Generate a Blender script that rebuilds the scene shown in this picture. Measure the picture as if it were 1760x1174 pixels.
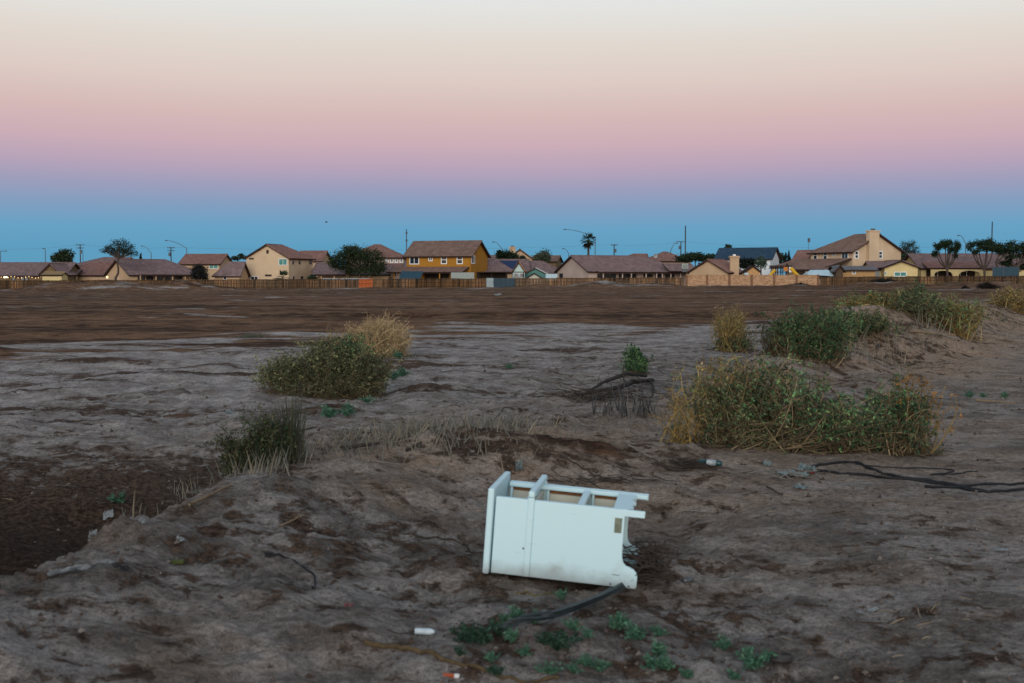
import bpy, math, random
import numpy as np
from mathutils import Vector, Matrix

for o in list(bpy.data.objects):
    bpy.data.objects.remove(o)
scene = bpy.context.scene
COL = scene.collection
rad = math.radians

# ------------------------------------------------------------------ camera
F = 1955.6                       # focal length in pixels of a 1760 wide frame (40 mm)
HOR = 478.0                      # row of the horizon
EYE = 1.85
TILT = math.atan((587 - HOR) / F)
cam_d = bpy.data.cameras.new('camera')
cam_d.lens = 40.0
cam_d.sensor_width = 36.0
cam_d.clip_end = 8000
cam_d.clip_start = 0.05
cam_d.dof.use_dof = True
cam_d.dof.focus_distance = 36.0
cam_d.dof.aperture_fstop = 4.5
cam = bpy.data.objects.new('camera', cam_d)
COL.objects.link(cam)
cam.location = (0, 0, EYE)
cam.rotation_euler = (rad(90) - TILT, 0, 0)
scene.camera = cam

# ------------------------------------------------------------------ sky, sun, exposure
scene.view_settings.view_transform = 'Standard'
scene.view_settings.look = 'None'
scene.view_settings.exposure = 0.0
scene.view_settings.gamma = 1.0
scene.view_settings.use_curve_mapping = False

def lin(c):
    c = c / 255.0
    return c / 12.92 if c <= 0.04045 else ((c + 0.055) / 1.055) ** 2.4
def C(r, g, b):
    return (lin(r), lin(g), lin(b))

world = bpy.data.worlds.new('World')
scene.world = world
world.use_nodes = True
nt = world.node_tree
nt.nodes.clear()
def N(t, kind, **kw):
    n = t.nodes.new(kind)
    for k, v in kw.items():
        setattr(n, k, v)
    return n
w_out = N(nt, 'ShaderNodeOutputWorld')
w_bg = N(nt, 'ShaderNodeBackground')
w_bg.inputs['Strength'].default_value = 1.0
tc = N(nt, 'ShaderNodeTexCoord')
sep = N(nt, 'ShaderNodeSeparateXYZ')
nt.links.new(tc.outputs['Generated'], sep.inputs[0])
mx = N(nt, 'ShaderNodeMath', operation='MAXIMUM'); mx.inputs[1].default_value = 0.0
w_no = N(nt, 'ShaderNodeTexNoise'); w_no.inputs['Scale'].default_value = 1.6; w_no.inputs['Detail'].default_value = 2
nt.links.new(tc.outputs['Generated'], w_no.inputs['Vector'])
w_m = N(nt, 'ShaderNodeMath', operation='MULTIPLY_ADD'); w_m.inputs[1].default_value = 0.022; w_m.inputs[2].default_value = -0.011
nt.links.new(w_no.outputs['Fac'], w_m.inputs[0])
w_z = N(nt, 'ShaderNodeMath', operation='MULTIPLY'); nt.links.new(w_m.outputs[0], w_z.inputs[0])
w_s = N(nt, 'ShaderNodeMapRange'); w_s.inputs['From Min'].default_value = 0.01; w_s.inputs['From Max'].default_value = 0.10
nt.links.new(sep.outputs['Z'], w_s.inputs['Value']); nt.links.new(w_s.outputs[0], w_z.inputs[1])
w_a = N(nt, 'ShaderNodeMath', operation='ADD'); nt.links.new(sep.outputs['Z'], w_a.inputs[0]); nt.links.new(w_z.outputs[0], w_a.inputs[1])
nt.links.new(w_a.outputs[0], mx.inputs[0])
sq = N(nt, 'ShaderNodeMath', operation='SQRT')
nt.links.new(mx.outputs[0], sq.inputs[0])
def ramp_from(stops):
    r = N(nt, 'ShaderNodeValToRGB')
    r.color_ramp.interpolation = 'LINEAR'
    el = r.color_ramp.elements
    while len(el) > 1:
        el.remove(el[-1])
    first = True
    for p, c in stops:
        e = el[0] if first else el.new(p)
        e.position = p
        e.color = (c[0], c[1], c[2], 1)
        first = False
    nt.links.new(sq.outputs[0], r.inputs[0])
    return r
def sp(py):
    return math.sqrt(max(0.0, math.sin(math.atan((587 - py) / F) - TILT)))
# the dusk sky over the houses: earth shadow, belt of Venus, pale arch, then the dim zenith
anti = ramp_from([(0.0, C(92, 152, 182)), (sp(430), C(94, 157, 191)), (sp(392), C(104, 161, 196)),
                  (sp(355), C(131, 158, 191)), (sp(320), C(158, 158, 187)), (sp(285), C(185, 164, 185)),
                  (sp(245), C(204, 174, 183)), (sp(200), C(213, 185, 184)), (sp(140), C(221, 203, 196)),
                  (sp(70), C(225, 217, 209)), (sp(0), C(228, 229, 227)), (0.60, C(190, 204, 214)),
                  (0.75, C(146, 166, 186)), (1.0, C(112, 134, 160))])
# the side where the sun has gone down: warm afterglow low down, same zenith
glow = ramp_from([(0.0, C(255, 196, 140)), (0.2, C(255, 214, 168)), (0.36, C(250, 226, 200)), (0.52, C(226, 226, 222)),
                  (0.72, C(152, 170, 186)), (1.0, C(112, 134, 160))])
mr = N(nt, 'ShaderNodeMapRange'); mr.interpolation_type = 'SMOOTHSTEP'
mr.inputs['From Min'].default_value = 0.15
mr.inputs['From Max'].default_value = -0.95
nt.links.new(sep.outputs['Y'], mr.inputs['Value'])
mixw = N(nt, 'ShaderNodeMix', data_type='RGBA')
nt.links.new(mr.outputs['Result'], mixw.inputs['Factor'])
nt.links.new(anti.outputs[0], mixw.inputs['A'])
nt.links.new(glow.outputs[0], mixw.inputs['B'])
sky = N(nt, 'ShaderNodeTexSky')
sky.sky_type = 'NISHITA'
sky.sun_disc = False
SUN_EL, SUN_AZ = rad(3.0), rad(188)       # the sun is behind the camera, at the horizon
sky.sun_elevation = SUN_EL
sky.sun_rotation = SUN_AZ
sky_k = N(nt, 'ShaderNodeVectorMath', operation='SCALE'); sky_k.inputs['Scale'].default_value = 0.05
nt.links.new(sky.outputs[0], sky_k.inputs[0])
addw = N(nt, 'ShaderNodeVectorMath', operation='ADD')
nt.links.new(mixw.outputs['Result'], addw.inputs[0])
nt.links.new(sky_k.outputs[0], addw.inputs[1])
SKY_NISHITA = False
nt.links.new((addw if SKY_NISHITA else mixw).outputs['Vector' if SKY_NISHITA else 'Result'], w_bg.inputs['Color'])
nt.links.new(w_bg.outputs[0], w_out.inputs['Surface'])

sun_d = bpy.data.lights.new('sun', 'SUN')
sun_d.energy = 2.0
sun_d.angle = rad(50)
sun_d.color = (1.0, 0.98, 0.95)
sun = bpy.data.objects.new('sun', sun_d)
COL.objects.link(sun)
sun_dir = Vector((math.sin(SUN_AZ) * math.cos(rad(14)), math.cos(SUN_AZ) * math.cos(rad(14)), math.sin(rad(14))))
sun.rotation_euler = sun_dir.to_track_quat('Z', 'Y').to_euler()

# ------------------------------------------------------------------ noise and terrain
def _hash(ix, iy, seed):
    h = (ix.astype(np.int64) * 374761393 + iy.astype(np.int64) * 668265263 + seed * 1442695041) & 0xFFFFFFFF
    h = ((h ^ (h >> 13)) * 1274126177) & 0xFFFFFFFF
    h = h ^ (h >> 16)
    return (h & 0xFFFF) / 65535.0
def vnoise(x, y, seed=0):
    x = np.asarray(x, float); y = np.asarray(y, float)
    ix = np.floor(x); iy = np.floor(y)
    fx = x - ix; fy = y - iy
    ux = fx * fx * fx * (fx * (fx * 6 - 15) + 10); uy = fy * fy * fy * (fy * (fy * 6 - 15) + 10)
    ix = ix.astype(np.int64); iy = iy.astype(np.int64)
    a = _hash(ix, iy, seed); b = _hash(ix + 1, iy, seed); c = _hash(ix, iy + 1, seed); d = _hash(ix + 1, iy + 1, seed)
    return (a + (b - a) * ux) * (1 - uy) + (c + (d - c) * ux) * uy
def fbm(x, y, seed=0, octv=4, gain=0.5):
    s = 0; a = 1.0; t = 0
    for k in range(octv):
        ca, sa = math.cos(0.7 * k), math.sin(0.7 * k)
        s = s + a * vnoise((x * ca - y * sa) * 2 ** k, (x * sa + y * ca) * 2 ** k, seed + 17 * k); t += a; a *= gain
    return s / t - 0.5
def sstep(a, b, x):
    t = np.clip((x - a) / (b - a), 0, 1)
    return t * t * (3 - 2 * t)

CREST = np.array([(-7, -1), (-3.6, 2.4), (-2.6, 3.9), (-2.17, 4.9), (-1.98, 5.9), (-1.82, 7.4), (-1.62, 8.75), (-0.95, 10.3), (-0.17, 11.2), (0.74, 11.9), (1.9, 13.6),
                  (3.2, 16), (4.9, 19.5), (7.0, 23.5), (12, 31), (20, 42), (40, 66), (120, 150)], float)
CREST_H = np.array([.50, .56, .60, .62, .60, .57, .52, .44, .39, .36, .36, .54, 1.0, 1.24, 1.28, 1.0, .3, .3])
DITCH_Z = np.array([-1.5, -1.5, -1.5, -1.45, -1.2, -.85, -.5, -.18, -.05, .0, .02, -.05, -.1, -.1, -.1, -.05, 0, 0])
_len = np.concatenate([[0], np.cumsum(np.hypot(*np.diff(CREST, axis=0).T))])
def crest_coord(x, y):
    best = np.full(x.shape, 1e9); sg = np.zeros(x.shape); tt = np.zeros(x.shape)
    for i in range(len(CREST) - 1):
        a = CREST[i]; d = CREST[i + 1] - a; L2 = d @ d
        t = np.clip(((x - a[0]) * d[0] + (y - a[1]) * d[1]) / L2, 0, 1)
        ex = x - a[0] - t * d[0]; ey = y - a[1] - t * d[1]
        q = ex * ex + ey * ey
        m = q < best
        best = np.where(m, q, best)
        sg = np.where(m, np.sign(d[0] * (y - a[1]) - d[1] * (x - a[0])), sg)
        tt = np.where(m, _len[i] + t * math.sqrt(L2), tt)
    return np.sqrt(best) * sg, tt
def far_base(x, y):
    return 0.0045 * np.clip(x, -200, 200) * sstep(40, 190, y)
def gauss(x, y, cx, cy, sx, sy):
    return np.exp(-(((x - cx) / sx) ** 2 + ((y - cy) / sy) ** 2))
def terrain(x, y, full=False):
    x = np.atleast_1d(np.asarray(x, float)); y = np.atleast_1d(np.asarray(y, float))
    s, t = crest_coord(x, y)
    wob = 0.22 * fbm(x / 0.9, y / 0.9, 5, 3) * np.clip(np.abs(s) * 2, 0.25, 1)
    s = s + wob
    ch = np.interp(t, _len, CREST_H); dz = np.interp(t, _len, DITCH_Z)
    fb = far_base(x, y)
    # near side: crest falls back to the track
    base_r = 0.31 * (1 - sstep(40, 80, y)) + fb
    w = np.interp(t, _len, [1.7, 1.7, 1.6, 1.5, 1.4, 1.4, 1.3, 1.2, 1.1, 1.0, 1.0, 1.2, 1.4, 1.8, 2.2, 3, 4, 4])
    zr = base_r + (ch - base_r) * np.exp(-(np.minimum(s, 0) / w) ** 2)
    # far side: crest drops into the ditch, then the field
    k1 = sstep(-0.08, 1.15, s); k2 = sstep(1.6, 5.0, s)
    zl = (ch * (1 - k1) + dz * k1) * (1 - k2) + fb * k2
    z = np.where(s < 0, zr, zl)
    d = np.hypot(x, y)
    track = sstep(-1.6, -3.4, s) * sstep(1.0, 2.2, x) * (1 - sstep(30, 45, y))
    till_edge = np.clip(28 + (x + 13) * 0.85, 24, 46) + 12.0 * fbm(x / 6, y / 8, 31, 3)
    till = sstep(-7.0, 7.0, y - till_edge) * sstep(1.5, 4.0, s)
    near = 1 - sstep(14, 45, d)
    rough = (1 - 0.72 * track) * (1 - till)
    z = z + rough * (0.24 * fbm(x / 1.25, y / 1.25, 1, 3) + 0.12 * fbm(x / 0.36, y / 0.36, 2, 4, .62)) * (0.4 + 0.6 * near)
    z = z + (1 - 0.5 * track) * (0.05 * fbm(x / 0.13, y / 0.13, 3, 3, .65) * near + 0.016 * fbm(x / 0.05, y / 0.045, 4, 2) * (1 - sstep(7, 13, d)))
    # low wind-cut terraces of the crusted flat
    flat = sstep(3.0, 5.0, s) * (1 - till)
    z = z + flat * 0.24 * fbm(x / 3.0, y / 1.2, 8, 4)
    z = z + till * (0.40 * fbm(x / 22, y / 3.4, 9, 3) + 0.22 * fbm(x / 2.4, y / 1.0, 10, 3))
    bk = np.exp(-((s + 1.4) / 1.6) ** 2) * sstep(14, 18, y) * (1 - sstep(40, 55, y))
    z = z + bk * (0.34 * fbm(x / 1.6, y / 1.6, 71, 4, .6) + 0.10 * fbm(x / 0.3, y / 0.3, 72, 3, .6))
    # single mounds
    z = z + 0.20 * gauss(x, y, 0.12, 9.3, 0.85, 0.6) + 0.07 * gauss(x, y, -0.9, 7.6, 0.9, 0.6)
    z = z - 0.05 * gauss(x, y, 0.32, 5.45, 0.55, 0.4)
    # dirt piles along the fences
    lump = 0.75 + 0.9 * fbm(x / 4, y / 3, 12, 3)
    z = z + lump * (1.35 * gauss(x, y, -68, 194, 13, 5.5) + 0.75 * gauss(x, y, -78, 192, 6, 4) + 0.9 * gauss(x, y, -55, 195, 6, 4)
                    + 1.2 * gauss(x, y, 15, 193, 3.6, 4) + 1.0 * gauss(x, y, 24, 192, 4.5, 4) + 0.8 * gauss(x, y, 6, 192, 4, 3)
                    + 0.9 * gauss(x, y, 60, 187, 5, 4) + 0.9 * gauss(x, y, 75, 185, 8, 4) + 0.7 * gauss(x, y, 92, 184, 7, 4)
                    + 0.45 * gauss(x, y, 40, 188, 60, 4) + 0.35 * gauss(x, y, -20, 194, 60, 4))
    if full:
        return z, s, till, track, near
    return z
def tz(x, y):
    return float(terrain([x], [y])[0])

def ray(px, py):
    v = Vector(((px - 880) / F, 1.0, -(py - 587) / F))
    ct, st = math.cos(TILT), math.sin(TILT)
    return Vector((v.x, v.y * ct + v.z * st, -v.y * st + v.z * ct))
_ts = np.concatenate([np.arange(2.0, 60, 0.03), np.arange(60, 260, 0.4)])
def gnd(px, py):
    """the point of the ground seen at that place of the photograph"""
    r = ray(px, py)
    z = terrain(r.x * _ts, r.y * _ts)
    hit = np.nonzero(EYE + r.z * _ts < z)[0]
    k = hit[0] if len(hit) else len(_ts) - 1
    t = _ts[k]
    return Vector((r.x * t, r.y * t, float(z[k])))
def at(px, py, D):
    r = ray(px, py)
    t = D / r.y
    return Vector((r.x * t, D, EYE + r.z * t))
def proj(p):
    d = Vector(p) - Vector((0, 0, EYE))
    ct, st = math.cos(TILT), math.sin(TILT)
    yc = d.y * ct - d.z * st; zc = d.y * st + d.z * ct
    return 880 + F * d.x / yc, 587 - F * zc / yc
def X(px, D):
    return (px - 880) / F * D
def Df(px):
    return 212 - 15 * px / 1760.0

# ------------------------------------------------------------------ mesh helpers
class MB:
    """collects shapes for ONE mesh object"""
    def __init__(self):
        self.v = []; self.f = []; self.t = []; self.n = 0
    def add(self, verts, faces, tint=None):
        verts = np.asarray(verts, float).reshape(-1, 3)
        self.v.append(verts)
        self.f.append((faces, self.n))
        if tint is None:
            tint = (1, 1, 1)
        tint = np.asarray(tint, float)
        if tint.ndim == 1:
            tint = np.tile(tint, (len(verts), 1))
        self.t.append(tint)
        self.n += len(verts)
        return self
    def box(self, x0, x1, y0, y1, z0, z1, tint=None, M=None):
        v = np.array([(x0, y0, z0), (x1, y0, z0), (x1, y1, z0), (x0, y1, z0), (x0, y0, z1), (x1, y0, z1), (x1, y1, z1), (x0, y1, z1)], float)
        if M is not None:
            v = np.array([M @ Vector(p) for p in v])
        return self.add(v, [(0, 3, 2, 1), (4, 5, 6, 7), (0, 1, 5, 4), (1, 2, 6, 5), (2, 3, 7, 6), (3, 0, 4, 7)], tint)
    def beam(self, a, b, w, h, tint=None, up=(0, 0, 1)):
        a = Vector(a); b = Vector(b); d = (b - a).normalized()
        s = d.cross(Vector(up))
        if s.length < 1e-4:
            s = d.cross(Vector((1, 0, 0)))
        s.normalize(); u = s.cross(d).normalized()
        vs = []
        for p in (a, b):
            for i, j in ((-1, -1), (1, -1), (1, 1), (-1, 1)):
                vs.append(p + s * (w / 2 * i) + u * (h / 2 * j))
        return self.add([tuple(p) for p in vs], [(0, 3, 2, 1), (4, 5, 6, 7), (0, 1, 5, 4), (1, 2, 6, 5), (2, 3, 7, 6), (3, 0, 4, 7)], tint)
    def prism(self, poly, axis, d0, d1, tint=None):
        """polygon in the plane perpendicular to axis, extruded from d0 to d1"""
        n = len(poly)
        def mk(p, d):
            return {'x': (d, p[0], p[1]), 'y': (p[0], d, p[1]), 'z': (p[0], p[1], d)}[axis]
        v = [mk(p, d0) for p in poly] + [mk(p, d1) for p in poly]
        f = [tuple(range(n - 1, -1, -1)), tuple(range(n, 2 * n))] + [(i, (i + 1) % n, n + (i + 1) % n, n + i) for i in range(n)]
        return self.add(v, f, tint)
    def tubes(self, paths, radii, k=3, tint=None, cap=False):
        P = np.asarray(paths, float)
        if P.ndim == 2:
            P = P[None]
        Nn, S, _ = P.shape
        R = np.broadcast_to(np.asarray(radii, float), (Nn, S))
        T = np.gradient(P, axis=1)
        T /= np.linalg.norm(T, axis=2, keepdims=True) + 1e-9
        ref = np.zeros((Nn, 1, 3)); ref[:, :, 0] = 0.35; ref[:, :, 1] = 0.92; ref[:, :, 2] = 0.17
        m = np.abs((T * ref).sum(2)).max(1) > 0.93
        ref[m] = (0.9, -0.1, 0.42)
        A = np.cross(T, ref); A /= np.linalg.norm(A, axis=2, keepdims=True) + 1e-9
        B = np.cross(T, A)
        ang = np.arange(k) * 2 * math.pi / k
        V = P[:, :, None, :] + R[:, :, None, None] * (A[:, :, None, :] * np.cos(ang)[None, None, :, None] + B[:, :, None, :] * np.sin(ang)[None, None, :, None])
        idx = np.arange(Nn * S * k).reshape(Nn, S, k)
        nx = np.roll(idx, -1, axis=2)
        q = np.stack([idx[:, :-1], nx[:, :-1], nx[:, 1:], idx[:, 1:]], -1).reshape(-1, 4)
        if tint is not None:
            tint = np.asarray(tint, float)
            if tint.ndim == 2 and len(tint) == Nn:
                tint = np.repeat(tint, S * k, axis=0)
        faces = q
        self.add(V.reshape(-1, 3), faces, tint)
        if cap:
            for i in range(Nn):
                self.f.append(([tuple(idx[i, 0]), tuple(idx[i, -1][::-1])], self.n - Nn * S * k))
        return self
    def quads(self, cen, u, v, tint=None):
        """diamond shaped leaves"""
        V = np.stack([cen - u, cen - v * 0.5 + u * 0.1, cen + u, cen + v * 0.5 + u * 0.1], 1)
        n = len(cen)
        q = np.arange(n * 4).reshape(n, 4)
        if tint is not None:
            tint = np.asarray(tint)
            if tint.ndim == 2:
                tint = np.repeat(tint, 4, axis=0)
        return self.add(V.reshape(-1, 3), q, tint)
    def mesh(self, name, mat, smooth=False):
        me = bpy.data.meshes.new(name)
        V = np.concatenate(self.v)
        loops = []; starts = []; tot = []
        pos = 0
        for faces, off in self.f:
            if isinstance(faces, np.ndarray):
                a = faces + off
                loops.append(a.reshape(-1)); c = a.shape[1]
                starts.append(pos + np.arange(len(a)) * c); tot.append(np.full(len(a), c)); pos += a.size
            else:
                for f in faces:
                    loops.append(np.asarray(f) + off); starts.append(np.array([pos])); tot.append(np.array([len(f)])); pos += len(f)
        loops = np.concatenate(loops); starts = np.concatenate(starts); tot = np.concatenate(tot)
        me.vertices.add(len(V)); me.vertices.foreach_set('co', V.astype(np.float32).ravel())
        me.loops.add(len(loops)); me.loops.foreach_set('vertex_index', loops.astype(np.int32))
        me.polygons.add(len(starts)); me.polygons.foreach_set('loop_start', starts.astype(np.int32))
        try:
            me.polygons.foreach_set('loop_total', tot.astype(np.int32))
        except Exception:
            pass
        at_ = me.attributes.new('tint', 'FLOAT_COLOR', 'POINT')
        tc_ = np.ones((len(V), 4), np.float32); tc_[:, :3] = np.concatenate(self.t)
        at_.data.foreach_set('color', tc_.ravel())
        me.polygons.foreach_set('use_smooth', np.full(len(starts), bool(smooth)))
        me.update(calc_edges=True); me.validate()
        me.materials.append(mat)
        return me
    def build(self, name, mat, parent=None, smooth=False, kind=None):
        return obj(name, self.mesh(name, mat, smooth), parent, kind)

def obj(name, me, parent=None, kind=None):
    o = bpy.data.objects.new(name, me)
    COL.objects.link(o)
    if parent is not None:
        o.parent = parent
    if kind:
        o['kind'] = kind
    return o
def tag(o, label, cat, group=None, kind=None):
    o['label'] = label; o['category'] = cat
    if group: o['group'] = group
    if kind: o['kind'] = kind
    return o
def thing(name, label, cat, loc=(0, 0, 0), rz=0.0, group=None):
    o = bpy.data.objects.new(name, None)
    COL.objects.link(o)
    o.empty_display_size = 0.2
    o.location = loc; o.rotation_euler = (0, 0, rz)
    return tag(o, label, cat, group)

# ------------------------------------------------------------------ materials
def new_mat(name):
    m = bpy.data.materials.new(name); m.use_nodes = True
    t = m.node_tree; t.nodes.clear()
    o = N(t, 'ShaderNodeOutputMaterial'); b = N(t, 'ShaderNodeBsdfPrincipled')
    t.links.new(b.outputs[0], o.inputs['Surface'])
    b.inputs['Specular IOR Level'].default_value = 0.25
    return m, t, b
def surf(name, col, rough=0.85, var=0.18, scale=3.0, bump=0.0, metal=0.0, spec=0.25, tint=False, stretch=(1, 1, 1), var2=0.0, scale2=0.5, coord='Object'):
    """plain surface: colour with noise variation, optional per-piece tint and fine relief"""
    m, t, b = new_mat(name)
    co = N(t, 'ShaderNodeTexCoord'); mp = N(t, 'ShaderNodeMapping'); mp.inputs['Scale'].default_value = stretch
    t.links.new(co.outputs[coord], mp.inputs[0])
    no = N(t, 'ShaderNodeTexNoise'); no.inputs['Scale'].default_value = scale; no.inputs['Detail'].default_value = 5
    t.links.new(mp.outputs[0], no.inputs['Vector'])
    mr_ = N(t, 'ShaderNodeMapRange'); mr_.inputs['From Min'].default_value = 0.25; mr_.inputs['From Max'].default_value = 0.75
    mr_.inputs['To Min'].default_value = 1 - var; mr_.inputs['To Max'].default_value = 1 + var
    t.links.new(no.outputs['Fac'], mr_.inputs['Value'])
    val = mr_.outputs[0]
    if var2:
        n2 = N(t, 'ShaderNodeTexNoise'); n2.inputs['Scale'].default_value = scale2; n2.inputs['Detail'].default_value = 3
        t.links.new(mp.outputs[0], n2.inputs['Vector'])
        m2 = N(t, 'ShaderNodeMapRange'); m2.inputs['From Min'].default_value = 0.3; m2.inputs['From Max'].default_value = 0.7
        m2.inputs['To Min'].default_value = 1 - var2; m2.inputs['To Max'].default_value = 1 + var2
        t.links.new(n2.outputs['Fac'], m2.inputs['Value'])
        mm = N(t, 'ShaderNodeMath', operation='MULTIPLY'); t.links.new(val, mm.inputs[0]); t.links.new(m2.outputs[0], mm.inputs[1]); val = mm.outputs[0]
    sc = N(t, 'ShaderNodeVectorMath', operation='SCALE'); sc.inputs[0].default_value = col
    t.links.new(val, sc.inputs['Scale'])
    outc = sc.outputs['Vector']
    if tint:
        a = N(t, 'ShaderNodeAttribute'); a.attribute_name = 'tint'
        mu = N(t, 'ShaderNodeVectorMath', operation='MULTIPLY')
        t.links.new(outc, mu.inputs[0]); t.links.new(a.outputs['Vector'], mu.inputs[1]); outc = mu.outputs['Vector']
    t.links.new(outc, b.inputs['Base Color'])
    b.inputs['Roughness'].default_value = rough; b.inputs['Metallic'].default_value = metal; b.inputs['Specular IOR Level'].default_value = spec
    if bump:
        bu = N(t, 'ShaderNodeBump'); bu.inputs['Strength'].default_value = bump; bu.inputs['Distance'].default_value = 0.05
        t.links.new(no.outputs['Fac'], bu.inputs['Height']); t.links.new(bu.outputs[0], b.inputs['Normal'])
    return m
def lamp_mat(name, col, strength):
    m = bpy.data.materials.new(name); m.use_nodes = True
    t = m.node_tree; t.nodes.clear()
    o = N(t, 'ShaderNodeOutputMaterial'); e = N(t, 'ShaderNodeEmission')
    e.inputs['Color'].default_value = (*col, 1); e.inputs['Strength'].default_value = strength
    t.links.new(e.outputs[0], o.inputs['Surface'])
    return m
def leaf_mat(name, rough=0.6, trans=0.14):
    m, t, b = new_mat(name)
    a = N(t, 'ShaderNodeAttribute'); a.attribute_name = 'tint'
    t.links.new(a.outputs['Color'], b.inputs['Base Color'])
    b.inputs['Roughness'].default_value = rough
    tr = N(t, 'ShaderNodeBsdfTranslucent'); t.links.new(a.outputs['Color'], tr.inputs['Color'])
    mi = N(t, 'ShaderNodeMixShader'); mi.inputs[0].default_value = trans
    o = [n for n in t.nodes if n.type == 'OUTPUT_MATERIAL'][0]
    t.links.new(b.outputs[0], mi.inputs[1]); t.links.new(tr.outputs[0], mi.inputs[2]); t.links.new(mi.outputs[0], o.inputs['Surface'])
    return m
M = {}
M['leaf'] = leaf_mat('leaf')
M['twig'] = surf('twig', (1, 1, 1), 0.9, 0.25, 30, tint=True)
M['bark'] = surf('bark', (0.075, 0.055, 0.045), 0.95, 0.35, 6, bump=0.4)
M['glass'] = surf('glass', (0.02, 0.03, 0.04), 0.08, 0.3, 2, spec=0.6)
M['glass_teal'] = surf('glass_teal', (0.05, 0.24, 0.22), 0.15, 0.3, 2, spec=0.6)
M['white_trim'] = surf('white_trim', (0.74, 0.74, 0.72), 0.6, 0.08, 4)
M['dark_wood'] = surf('dark_wood', (0.035, 0.025, 0.02), 0.9, 0.3, 4)
M['fascia'] = surf('fascia', (0.045, 0.024, 0.018), 0.8, 0.2, 3)
M['steel'] = surf('steel', (0.10, 0.11, 0.12), 0.5, 0.15, 2, metal=0.3)
M['pole_wood'] = surf('pole_wood', (0.06, 0.05, 0.045), 0.9, 0.2, 3)
M['wire'] = surf('wire', (0.10, 0.11, 0.12), 0.6, 0.1, 1)

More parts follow.
